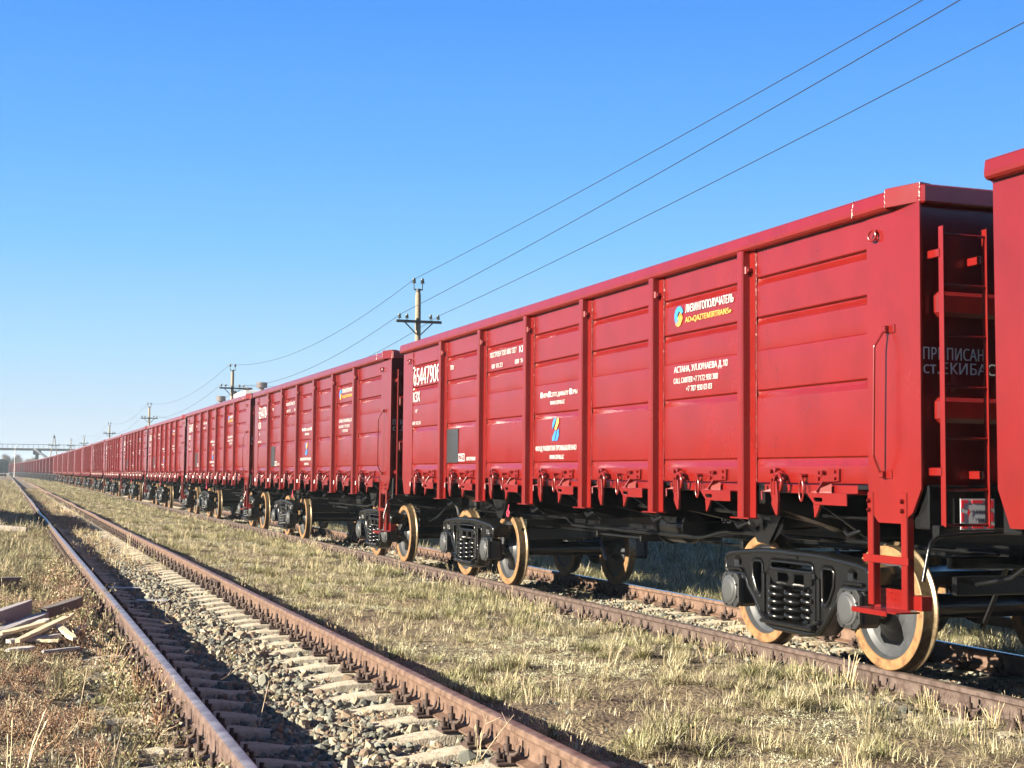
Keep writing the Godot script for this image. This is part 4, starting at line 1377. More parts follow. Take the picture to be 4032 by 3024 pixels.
func build_train() -> void:
	wagon_meshes()
	var ord := ["", "", "second", "third", "fourth", "fifth", "sixth", "seventh", "eighth", "ninth", "tenth", "eleventh", "twelfth", "thirteenth", "fourteenth", "fifteenth", "sixteenth", "seventeenth", "eighteenth", "nineteenth", "twentieth", "twenty-first", "twenty-second", "twenty-third", "twenty-fourth", "twenty-fifth", "twenty-sixth", "twenty-seventh", "twenty-eighth", "twenty-ninth", "thirtieth", "thirty-first"]
	var nums := ["65447914", "65447906", "65447849", "65447872", "65447831", "65447898", "65447823", "65447880"]
	var low := simple_wagon()
	for k in range(-1, 31):
		var z := ZC - PITCH * k
		var x := track_bend(z)
		var turn := atan2(track_bend(z - 6.0) - track_bend(z + 6.0), -12.0) if z < -120.0 else 0.0
		if turn > PI / 2: turn -= PI
		elif turn < -PI / 2: turn += PI
		var label := ""
		if k == -1: label = "red open wagon coupled ahead of the ladder end of wagon 65447906"
		elif k == 0: label = "glossy red open freight wagon numbered 65447906 with white lettering and emblems"
		elif k == 1: label = "red open freight wagon coupled directly behind the one numbered 65447906"
		else: label = "%s red open freight wagon behind the one numbered 65447906" % ord[k]
		var w := thing("freight_wagon", label, "wagon", v3(x, 0, z), turn, "red wagons of the long train")
		var paint: Material = mt[["red", "red_b", "red", "red_c", "red_b"][(k + 5) % 5]]
		if k > 0: w.position.y = [0.0, -0.012, 0.008, -0.004, 0.012, -0.009, 0.004][k % 7]
		if k <= 12:
			make_wagon(w, 0 if k < 4 else (1 if k < 7 else 2), nums[mini(k + 1, 7)], paint)
		else:
			part("body", low[0], paint, w)
			part("running_gear", low[1], mt.black, w)
		if k == 0:
			var pb := Mb.new()
			pb.box(v3(-1.03, 1.235, lz(1.335)), v3(0.28, 0.21, 0.004))
			part("warning_plate", pb.mesh(), mt.plate_white, w)
			pb = Mb.new()
			for q in [[-1.135, 1.32, 0.05, 0.022], [-1.152, 1.30, 0.02, 0.05], [-1.03, 1.32, 0.09, 0.022], [-0.925, 1.32, 0.05, 0.022], [-0.91, 1.30, 0.02, 0.05], [-1.152, 1.215, 0.02, 0.06], [-0.91, 1.215, 0.02, 0.06], [-1.135, 1.15, 0.05, 0.022], [-1.03, 1.15, 0.09, 0.022], [-0.925, 1.15, 0.05, 0.022]]:
				pb.box(v3(q[0], q[1], lz(1.338)), v3(q[2], q[3], 0.002))
			pb.poly([v3(-1.105, 1.275, lz(1.3392)), v3(-1.12, 1.235, lz(1.3392)), v3(-1.107, 1.24, lz(1.3392)), v3(-1.115, 1.2, lz(1.3392)), v3(-1.09, 1.25, lz(1.3392)), v3(-1.102, 1.247, lz(1.3392))], Vector3.BACK)
			part("plate_marking", pb.mesh(), mt.plate_red, w)
			for s in [["НЕ ВЛЕЗАЙ", -1.085, -0.935, 1.245, 1.27], ["УБЬЕТ", -1.05, -0.95, 1.185, 1.21]]:
				var tm := TextMesh.new()
				tm.font = font; tm.text = s[0]; tm.font_size = 48; tm.pixel_size = 0.01; tm.depth = 0.01; tm.curve_step = 2.0
				var bb := tm.get_aabb()
				var sx: float = (s[2] - s[1]) / bb.size.x
				var sy: float = (s[4] - s[3]) / bb.size.y
				part("plate_lettering", tm, mt.black, w, Transform3D(Basis(v3(sx, 0, 0), v3(0, sy, 0), v3(0, 0, 0.1)), v3((s[1] + s[2]) * 0.5 - bb.get_center().x * sx, (s[3] + s[4]) * 0.5 - bb.get_center().y * sy, lz(1.3385))))

# ------------------------------------------------------------------ poles and wires
func insulator() -> ArrayMesh:
	var b := Mb.new()
	b.t = Transform3D(Basis(v3(0, 1, 0), v3(1, 0, 0), v3(0, 0, 1)), Vector3.ZERO)
	b.lathe([Vector2(0.0, 0.012), Vector2(0.06, 0.012), Vector2(0.06, 0.075), Vector2(0.12, 0.045), Vector2(0.125, 0.068), Vector2(0.17, 0.04), Vector2(0.18, 0.055), Vector2(0.21, 0.05), Vector2(0.23, 0.02), Vector2(0.23, 0.0)], 14)
	return b.mesh()

var sleeper_z := {}
var wire_pts := [[], [], []]

func utility_pole(at: Vector3, top: float, label: String, lean: float, wires: bool, drop := 1.27) -> void:
	var t := thing("utility_pole", label, "pole", at, 0.0, "wooden poles carrying the overhead line")
	t.rotation.z = lean
	var h := top - at.y
	var b := Mb.new()
	b.tube([v3(0, -0.4, 0), v3(0, h * 0.5, 0), v3(0, h - 0.25, 0), v3(0, h - 0.12, 0)], [0.135, 0.118, 0.105, 0.075], 12)
	part("shaft", b.mesh(), mt.pole_wood, t)
	b = Mb.new()
	b.tube([v3(0, h - 0.4, 0.0), v3(0, h - 0.02, 0)], 0.085, 10)
	b.bar(v3(-0.17, h - 0.05, 0), v3(0.17, h - 0.05, 0), 0.05, 0.05, 0.006)
	for s in [-0.165, 0.165]: b.bar(v3(s, h - 0.06, 0), v3(s, h + 0.14, 0), 0.03, 0.03, 0.004)
	part("top_bracket", b.mesh(), mt.dark_metal, t)
	b = Mb.new()
	b.box(v3(0, h - drop, 0.13), v3(1.76, 0.10, 0.09), 0.008)
	part("cross_arm", b.mesh(), mt.dark_metal, t)
	for s in [-1.0, 1.0]:
		b = Mb.new()
		b.bar(v3(s * 0.08, h - drop - 0.48, 0.11), v3(s * 0.55, h - drop - 0.03, 0.13), 0.05, 0.04, 0.004)
		part("brace", b.mesh(), mt.dark_metal, t)
	for s in [-0.165, 0.165]: part("insulator", wm.insulator, mt.insulator, t, Transform3D(Basis.IDENTITY.scaled(v3(1.15, 1.15, 1.15)), v3(s, h + 0.12, 0)))
	for s in [-0.75, -0.46, 0.46, 0.75]: part("insulator", wm.insulator, mt.insulator, t, Transform3D(Basis.IDENTITY, v3(s, h - drop + 0.05, 0.13)))
	if wires:
		wire_pts[0].append(at + v3(-0.165, h + 0.36, 0))
		wire_pts[1].append(at + v3(-0.75, h - drop + 0.25, 0.13))
		wire_pts[2].append(at + v3(0.75, h - drop + 0.25, 0.13))

func build_poles() -> void:
	wm.insulator = insulator()
	# the pole standing nearer than the first one in view is taller: its wires rise out of the picture
	utility_pole(v3(6.4, -0.2, -6.0), 8.84, "taller wooden pole carrying the wires over the first wagons", 0.0, true, 0.53)
	utility_pole(v3(7.1, -0.2, -40.9), 8.45, "wooden pole rising behind the wagon numbered 65447906", 0.004, true)
	utility_pole(v3(6.9, -0.2, -85.7), 8.45, "wooden pole standing by the white building's roof vents", -0.003, true)
	utility_pole(v3(6.85, -0.2, -143.0), 8.45, "third wooden pole down the line from the white building's vents", 0.004, true)
	utility_pole(v3(6.9, -0.2, -205.0), 8.4, "fourth wooden pole down the line, well before the footbridge", 0.0, true)
	utility_pole(v3(7.2, -0.2, -284.0), 8.4, "fifth wooden pole down the line, two short of the footbridge", -0.004, true)
	utility_pole(v3(5.9, -0.2, -312.0), 8.4, "wooden pole next to the two-legged pole near the footbridge", 0.003, true)
	utility_pole(v3(9.0, -0.2, -400.0), 7.6, "short wooden pole right under the footbridge", 0.0, false)
	var t := thing("a_frame_pole", "two-legged wooden pole near the footbridge at the end of the wires", "pole", v3(4.05, -0.2, -368.0))
	for s in [-1.0, 1.0]:
		var b := Mb.new()
		b.tube([v3(s * 1.6, -0.3, 0), v3(s * 0.12, 10.6, 0)], [0.15, 0.1], 8)
		part("leg", b.mesh(), mt.pole_wood, t)
	var b2 := Mb.new()
	b2.box(v3(0, 10.5, 0), v3(0.5, 0.5, 0.3), 0.03)
	b2.box(v3(0, 8.3, 0.1), v3(2.6, 0.14, 0.12), 0.01)
	part("cross_arm", b2.mesh(), mt.dark_metal, t)
	for s in [-1.2, 1.2, -0.05]: part("insulator", wm.insulator, mt.insulator, t, Transform3D(Basis.IDENTITY.scaled(Vector3.ONE * 2.0), v3(s, 8.35 if absf(s) > 0.5 else 10.7, 0.1)))
	var names := ["overhead wire running along the tops of the wooden poles", "overhead wire on the cross arms, side nearer the train", "overhead wire on the cross arms, side away from the train"]
	for k in 3:
		var path := []
		for i in wire_pts[k].size() - 1:
			var a: Vector3 = wire_pts[k][i]
			var e: Vector3 = wire_pts[k][i + 1]
			var sag := 0.12 if i == 0 else 1.0
			for j in 16:
				var f := j / 16.0
				path.append(a.lerp(e, f) - Vector3.UP * sag * 4.0 * f * (1.0 - f))
		path.append(wire_pts[k][-1])
		var b := Mb.new()
		b.tube(path, 0.0095, 5)
		solo("overhead_wire", b.mesh(), mt.wire, names[k], "wire", Vector3.ZERO, "overhead wires")

# ------------------------------------------------------------------ far things
func build_far() -> void:
	# white building behind the train
	var t := thing("white_building", "long low white building behind the train with dark roof vents", "building", v3(14.5, -0.3, -78.0))
	var b := Mb.new()
	b.box(v3(10, 4.45, -62), v3(20, 8.9, 76), 0.05)
	part("wall", b.mesh(), mt.whitewash, t)
	b = Mb.new()
	b.box(v3(10, 9.02, -62), v3(20.6, 0.24, 76.6), 0.04)
	part("roof", b.mesh(), mt.whitewash, t)
	b = Mb.new()
	b.box(v3(3.2, 9.8, -65.5), v3(3.0, 1.4, 9.5), 0.03)
	part("roof_house", b.mesh(), mt.whitewash, t)
	for q in [[2.6, -55.7, 0.55, 0.55, 0.75], [2.6, -65.3, 0.6, 0.2, 1.1], [2.4, -73.2, 0.3, 0.6, 0.8], [2.6, -84.7, 0.55, 0.6, 0.75]]:
		b = Mb.new()
		b.tube([v3(q[0], 9.0, q[1]), v3(q[0], 9.76 + q[4], q[1])], q[2] * 0.45, 14)
		b.tube([v3(q[0], 9.75 + q[4], q[1]), v3(q[0], 9.75 + q[4] + q[3], q[1])], q[2], 20)
		part("roof_vent", b.mesh(), mt.vent, t)
	for k in 12:
		b = Mb.new()
		b.box(v3(1.2, 9.6, -62.0 - k * 0.5), v3(0.06, 1.0, 0.1))
		part("railing_bar", b.mesh(), mt.whitewash, t)
	for k in 9:
		b = Mb.new()
		b.box(v3(-0.02, 4.8, -28.0 - k * 8.2), v3(0.08, 2.2, 3.4), 0.01)
		part("window", b.mesh(), mt.glass_dark, t)
	# footbridge
	t = thing("footbridge", "concrete footbridge crossing the tracks with a white stair flank", "bridge", v3(0, 0, -405.0))
	b = Mb.new()
	b.box(v3(0, 7.55, 0), v3(130, 0.62, 3.0), 0.04)
	part("deck", b.mesh(), mt.bridge, t)
	for s in [-1.35, 1.35]:
		b = Mb.new()
		b.box(v3(0, 8.95, s), v3(130, 0.09, 0.09))
		part("handrail", b.mesh(), mt.bridge_rail, t)
	for k in 66:
		b = Mb.new()
		b.box(v3(-33.0 + k * 1.36, 8.4, 1.35), v3(0.09, 1.1, 0.09))
		part("railing_post", b.mesh(), mt.bridge_rail, t)
	for x in [-38.0, 0.7, 34.0]:
		b = Mb.new()
		b.box(v3(x, 3.6, 0), v3(0.9, 7.3, 0.9), 0.05)
		b.box(v3(x, 6.7, 0), v3(2.2, 1.2, 1.6), 0.2)
		part("pier", b.mesh(), mt.bridge, t)
	b = Mb.new()
	b.bar(v3(0.2, 7.6, 3.0), v3(4.2, 4.7, 3.0), 2.6, 0.4, 0.02, Vector3.UP)
	part("stair_flight", b.mesh(), mt.bridge, t)
	b = Mb.new()
	b.bar(v3(-0.2, 7.7, 4.4), v3(3.4, 4.95, 4.4), 0.12, 0.55, 0.02, Vector3.UP)
	b.box(v3(3.4, 4.9, 4.4), v3(1.5, 0.9, 0.12), 0.02)
	part("stair_flank", b.mesh(), mt.whitewash, t)
	# lamp post
	t = thing("lamp_post", "slim white lamp post before the footbridge", "lamp post", v3(-5.4, -0.1, -360.0))
	b = Mb.new()
	b.tube([v3(0, -0.2, 0), v3(0, 7.6, 0)], [0.09, 0.05], 8)
	part("shaft", b.mesh(), mt.whitewash, t)
	b = Mb.new()
	b.tube([v3(0, 7.5, 0), v3(0.25, 7.9, 0), v3(0.7, 8.0, 0)], 0.05, 6)
	part("arm", b.mesh(), mt.whitewash, t)
	b = Mb.new()
	b.box(v3(0.85, 7.98, 0), v3(0.5, 0.16, 0.28), 0.05)
	part("lamp_head", b.mesh(), mt.whitewash, t)
	# green box wagon and blue wagon standing on other tracks
	t = thing("box_wagon", "green covered wagon with rounded roof standing past the siding", "wagon", v3(-8.25, 0, -322.0))
	b = Mb.new()
	var oc := PackedVector2Array()
	for q in [Vector2(-1.45, 0.95), Vector2(1.45, 0.95), Vector2(1.45, 3.45), Vector2(1.2, 3.8), Vector2(0.6, 4.05), Vector2(0, 4.12), Vector2(-0.6, 4.05), Vector2(-1.2, 3.8), Vector2(-1.45, 3.45)]: oc.append(q)
	b.t = Transform3D(Basis(v3(0, 0, -1), v3(0, 1, 0), v3(1, 0, 0)), v3(0, 0, -7.0))
	b.extrude(oc, [], -7.0, 7.0, 0.03)
	part("body", b.mesh(), mt.green, t)
	for x in [-1.38, -0.45, 0.45, 1.38]:
		b = Mb.new()
		b.box(v3(x, 2.2, 0.04), v3(0.10, 2.5, 0.1), 0.01)
		part("end_post", b.mesh(), mt.green_pale, t)
	b = Mb.new()
	b.box(v3(0, 3.5, 0.05), v3(2.9, 0.12, 0.12), 0.02)
	part("end_rail", b.mesh(), mt.green_pale, t)
	b = Mb.new()
	for z in [-2.5, -11.5]:
		b.box(v3(0, 0.55, z), v3(2.1, 0.5, 2.2), 0.06)
		for s in [-0.925, 0.925]:
			for x in [-0.79, 0.79]: b.tube([v3(x - 0.07, 0.48, z + s), v3(x + 0.07, 0.48, z + s)], 0.478, 16)
	part("running_gear", b.mesh(), mt.black, t)
	t = thing("blue_wagon", "dark blue open wagon standing beside the tail of the train", "wagon", v3(-5.33, 0, -440.0))
	b = Mb.new()
	b.box(v3(0, 2.3, -6.5), v3(2.9, 2.3, 13), 0.04)
	part("body", b.mesh(), mt.blue, t)
	for x in [-1.2, -0.4, 0.4, 1.2]:
		b = Mb.new()
		b.box(v3(x, 2.3, 0.05), v3(0.12, 2.2, 0.1), 0.01)
		part("end_post", b.mesh(), mt.blue, t)
	b = Mb.new()
	for z in [-2.2, -10.8]:
		b.box(v3(0, 0.6, z), v3(2.1, 0.6, 2.2), 0.06)
		for s in [-0.925, 0.925]:
			for x in [-0.79, 0.79]: b.tube([v3(x - 0.07, 0.48, z + s), v3(x + 0.07, 0.48, z + s)], 0.478, 16)
	part("running_gear", b.mesh(), mt.black, t)
	# bare trees beyond the bridge
	var labels := ["bare grey brown tree behind the footbridge, left of the lamp post", "tall bare tree behind the lamp post", "bare tree with a dense grey crown beside the bridge pier", "low bare tree by the bridge pier", "wide bare tree behind the green wagon"]
	var spots := [[-13.0, -450.0, 8.0, 4.5], [-6.0, -455.0, 8.6, 4.0], [-1.0, -445.0, 7.6, 3.6], [1.8, -470.0, 6.8, 3.2], [-17.5, -460.0, 8.4, 5.0]]
	for k in spots.size():
		bare_tree(Vector3(spots[k][0], -0.2, spots[k][1]), spots[k][2], spots[k][3], 200 + k, labels[k])

func tree_belt() -> void:      # the wood beyond the yard: it stands outside the picture and shows in the gloss of the wagon sides
	var c := Mb.new()
	var r := RandomNumberGenerator.new()
	r.seed = 77
	for k in 8:
		var p0 := v3(r.randf_range(-2.5, 2.5), -0.3, r.randf_range(-1.5, 1.5))
		c.tube([p0, p0 + v3(r.randf_range(-0.4, 0.4), 4.0, 0), p0 + v3(r.randf_range(-0.8, 0.8), 7.0, 0)], [0.14, 0.1, 0.04], 5, false)
	for k in 1500:
		var p := v3(r.randf_range(-3.2, 3.2), r.randf_range(0.1, 1.0), r.randf_range(-2, 2))
		p.y = p.y * (7.2 - absf(p.x) * 0.5) * r.randf_range(0.7, 1.05)
		var d := v3(r.randf_range(-1, 1), r.randf_range(0, 1.3), r.randf_range(-1, 1)).normalized() * r.randf_range(0.5, 1.2)
		c.tube([p, p + d], [0.05, 0.02], 3, false)
	var xfs := []
	for k in 90:
		xfs.append(Transform3D(Basis(Vector3.UP, r.randf() * TAU).scaled(Vector3.ONE * r.randf_range(0.75, 1.25)), v3(-75.0 + r.randf_range(-6, 6), -0.1, 0.0 - k * 5.0)))
	stuff("tree_belt", c.mesh(), mt.bark, xfs, [], "distant belt of bare trees beyond the yard", "trees")

func bare_tree(at: Vector3, h: float, spread: float, sd: int, label: String) -> void:
	var t := thing("bare_tree", label, "tree", at, 0.0, "bare trees beyond the footbridge")
	var r := RandomNumberGenerator.new()
	r.seed = sd
	var b := Mb.new()
	b.tube([v3(0, -0.3, 0), v3(0.1, h * 0.2, 0), v3(0.0, h * 0.5, 0.1)], [0.22, 0.17, 0.1], 7)
	var ends := []
	for k in 11:
		var a := r.randf() * TAU
		var y0 := h * r.randf_range(0.08, 0.45)
		var p0 := v3(0, y0, 0)
		var p1 := p0 + v3(cos(a), 0, sin(a)) * spread * r.randf_range(0.35, 0.7) + Vector3.UP * h * r.randf_range(0.12, 0.35)
		b.tube([p0, p0.lerp(p1, 0.5) - Vector3.UP * 0.15, p1], [0.1, 0.07, 0.04], 5, false)
		ends.append(p1)
		ends.append(p0.lerp(p1, 0.6))
	part("trunk", b.mesh(), mt.bark, t)
	var c := Mb.new()
	for e in ends:
		for k in 34:
			var d := v3(r.randf_range(-1, 1), r.randf_range(-0.35, 1.2), r.randf_range(-1, 1)).normalized()
			var l := r.randf_range(0.7, 1.9)
			var p: Vector3 = e + d * l * 0.5
			c.tube([e, p, e + d * l + Vector3.UP * 0.2], [0.03, 0.02, 0.008], 3, false)
			for j in 7:
				var q := p + v3(r.randf_range(-1, 1), r.randf_range(-0.6, 1), r.randf_range(-1, 1)) * 0.75
				c.tube([p, q], [0.016, 0.008], 3, false)
	part("crown", c.mesh(), mt.bark, t)

# ------------------------------------------------------------------ litter by the siding
func plank(called: String, label: String, a: Vector3, e: Vector3, w: float, h: float, m: Material, sd: int, cat := "board", roll := 0.0) -> void:
	var r := RandomNumberGenerator.new()
	r.seed = sd
	var b := Mb.new()
	var d := (e - a)
	var l := d.length()
	var rows := []
	var segs := 7
	for i in segs + 1:
		var f := float(i) / segs
		var z := (f - 0.5) * l + (r.randf_range(-0.03, 0.03) if i == 0 or i == segs else 0.0)
		var ww := w * (r.randf_range(0.75, 1.05) if i > 0 and i < segs else r.randf_range(0.25, 0.8))
		var row := []
		for q in [[-0.5, -0.5], [-0.5, 0.42], [-0.46, 0.5], [0.46, 0.5], [0.5, 0.42], [0.5, -0.5], [-0.5, -0.5]]:
			row.append(v3(q[0] * ww, q[1] * h + r.randf_range(-0.002, 0.002), z))
		rows.append(row)
	for i in segs:
		for k in 6:
			var ce: Vector3 = (rows[i][k] + rows[i][k + 1]) * 0.5
			b.quad(rows[i][k], rows[i][k + 1], rows[i + 1][k + 1], rows[i + 1][k], v3(ce.x / w, ce.y / h, 0))
	b.poly([rows[0][0], rows[0][1], rows[0][3], rows[0][5]], Vector3.FORWARD)
	b.poly([rows[segs][0], rows[segs][1], rows[segs][3], rows[segs][5]], Vector3.BACK)
	var o := solo(called, b.mesh(), m, label, cat)
	var z := d.normalized()
	var x := Vector3.UP.cross(z).normalized()
	o.transform = Transform3D(Basis(x, z.cross(x), z) * Basis(Vector3.BACK, roll), (a + e) * 0.5)

func build_litter() -> void:
	plank("broken_board", "yellow split board lying beside the longest broken board", v3(-7.26, 0.06, -3.75), v3(-6.88, 0.07, -4.5), 0.10, 0.025, mt.board_yellow, 1)
	plank("broken_board", "longest yellow broken board lying across the wood pile", v3(-7.13, 0.05, -3.25), v3(-6.60, 0.10, -4.95), 0.075, 0.03, mt.board_yellow, 2)
	plank("broken_board", "short yellow board lying crosswise at the end of the longest one", v3(-6.77, 0.06, -4.25), v3(-6.66, 0.03, -3.45), 0.075, 0.025, mt.board_yellow, 3)
	plank("broken_board", "thin yellow splinter of board under the longest broken board", v3(-7.0, 0.03, -3.42), v3(-6.78, 0.03, -3.36), 0.07, 0.02, mt.board_yellow, 4)
	plank("broken_board", "grey weathered board half under the yellow boards", v3(-7.2, 0.02, -3.5), v3(-6.78, 0.03, -3.75), 0.12, 0.03, mt.board_grey, 5)
	plank("old_timber", "heavy weathered grey timber beam standing on edge behind the broken boards", v3(-7.5, 0.04, -4.5), v3(-6.99, 0.08, -5.9), 0.09, 0.16, mt.board_grey, 6, "timber")
	plank("old_timber", "grey timber lying flat along the upright beam", v3(-7.4, 0.0, -3.95), v3(-6.84, 0.03, -5.6), 0.15, 0.07, mt.board_grey, 7, "timber")
	plank("old_timber", "dark rotten timber pointing from the pile towards the siding rail", v3(-6.86, 0.05, -5.6), v3(-6.45, 0.07, -6.7), 0.11, 0.10, mt.board_dark, 8, "timber")
	plank("old_timber", "dark stub of timber lying alone beyond the wood pile", v3(-7.6, 0.06, -9.6), v3(-7.05, 0.04, -9.9), 0.2, 0.14, mt.board_dark, 9, "timber")
	plank("broken_board", "small pale chip of board beside the short crosswise one", v3(-6.62, 0.0, -4.3), v3(-6.5, 0.01, -4.75), 0.07, 0.02, mt.board_yellow, 21)
	plank("broken_board", "narrow grey lath lying in front of the pile towards the siding", v3(-6.95, -0.01, -2.95), v3(-6.62, 0.0, -3.1), 0.05, 0.018, mt.board_grey, 22)
	plank("broken_board", "whitish flat board scrap at the near side of the wood pile", v3(-7.25, 0.0, -3.05), v3(-7.0, 0.0, -3.2), 0.11, 0.02, mt.board_pale, 23)
	plank("broken_board", "whitish flat board tilted against the flat grey timber", v3(-7.05, 0.03, -4.35), v3(-6.85, 0.06, -4.9), 0.10, 0.02, mt.board_pale, 24)
	plank("steel_bar", "pale steel strip lying across the ballast of the siding", v3(-5.95, -0.085, -10.42), v3(-5.45, -0.085, -10.3), 0.05, 0.012, mt.steel, 10, "steel bar")
	plank("steel_bar", "second pale steel strip nearer the wood pile in the siding", v3(-5.75, -0.085, -8.4), v3(-5.35, -0.085, -8.3), 0.05, 0.012, mt.steel, 11, "steel bar")
	plank("scrap_rail", "rusty scrap rail lying in the weeds outside the siding", v3(-8.6, 0.10, -30.0), v3(-6.75, 0.06, -26.3), 0.09, 0.13, mt.board_dark, 12, "scrap")
	var tw := Mb.new()
	var rr := RandomNumberGenerator.new()
	rr.seed = 31
	var at := [[-4.75, 1.7], [-4.68, 1.55], [-6.75, -0.6], [-6.55, 0.3], [-6.6, -1.5], [-6.9, 0.8], [-6.45, 1.1], [-7.0, -2.2], [-5.7, 0.2], [-5.5, -0.9], [-5.25, 0.9], [-5.9, -2.6], [-6.35, -3.2], [-6.5, -0.1], [-6.7, 1.6], [-5.8, -5.2], [-5.6, -6.4], [-7.1, 0.1]]
	for q in at:
		var p := v3(q[0], level(q[0], q[1]), q[1])
		var a := rr.randf() * TAU
		var l := rr.randf_range(0.25, 0.6)
		var d := v3(cos(a), 0, sin(a)) * l * rr.randf_range(0.3, 0.9)
		var pm := p + d * 0.5 + Vector3.UP * l * rr.randf_range(0.25, 0.6)
		var pe := p + d + Vector3.UP * l * rr.randf_range(0.15, 0.75)
		tw.tube([p, pm, pe], [0.0032, 0.0025, 0.0012], 4, false)
		for k in 4:
			var b0 := pm.lerp(pe, rr.randf())
			tw.tube([b0, b0 + v3(rr.randf_range(-1, 1), rr.randf_range(0, 1), rr.randf_range(-1, 1)) * 0.09], [0.0018, 0.0008], 3, false)
	var two := solo("dry_twigs", tw.mesh(), mt.twig, "thin bent dry twigs sticking up along the siding", "twigs", Vector3.ZERO, "", "stuff")
	two.cast_shadow = GeometryInstance3D.SHADOW_CASTING_SETTING_ON
	# rail joint on the siding: bolted splice bars
	var b := Mb.new()
	b.box(v3(TX + 0.797 - 0.03, TY - 0.095, -10.0), v3(0.03, 0.075, 0.8), 0.008)
	b.box(v3(TX + 0.797 + 0.03, TY - 0.095, -10.0), v3(0.03, 0.075, 0.8), 0.008)
	for k in 6: b.tube([v3(TX + 0.797 - 0.085, TY - 0.095, -10.32 + k * 0.13), v3(TX + 0.797 + 0.075, TY - 0.095, -10.32 + k * 0.13)], 0.019, 6)
	b.tube([v3(TX + 0.797 - 0.07, TY - 0.06, -9.62), v3(TX + 0.797 - 0.07, TY - 0.13, -9.62)], 0.03, 6)
	solo("rail_joint", b.mesh(), mt.dark_rust, "bolted splice bars joining the inner rail of the siding", "rail joint")
	# shed added unseen beyond the left edge to cast the shade over the weeds
	var t := thing("added_shade_shed", "unseen brick shed added to cast the shade across the weeds", "shed", v3(-14.0, 0.0, -36.0))
	b = Mb.new()
	b.box(v3(0, 1.1, 0), v3(3.0, 2.4, 13.0), 0.02)
	part("wall", b.mesh(), mt.brick, t)
	b = Mb.new()
	b.box(v3(0, 2.36, 0), v3(3.4, 0.14, 13.4), 0.02)
	part("roof", b.mesh(), mt.concrete, t)
	b = Mb.new()
	b.box(v3(1.51, 1.0, 1.0), v3(0.05, 2.0, 0.95), 0.01)
	part("door", b.mesh(), mt.dark_metal, t)

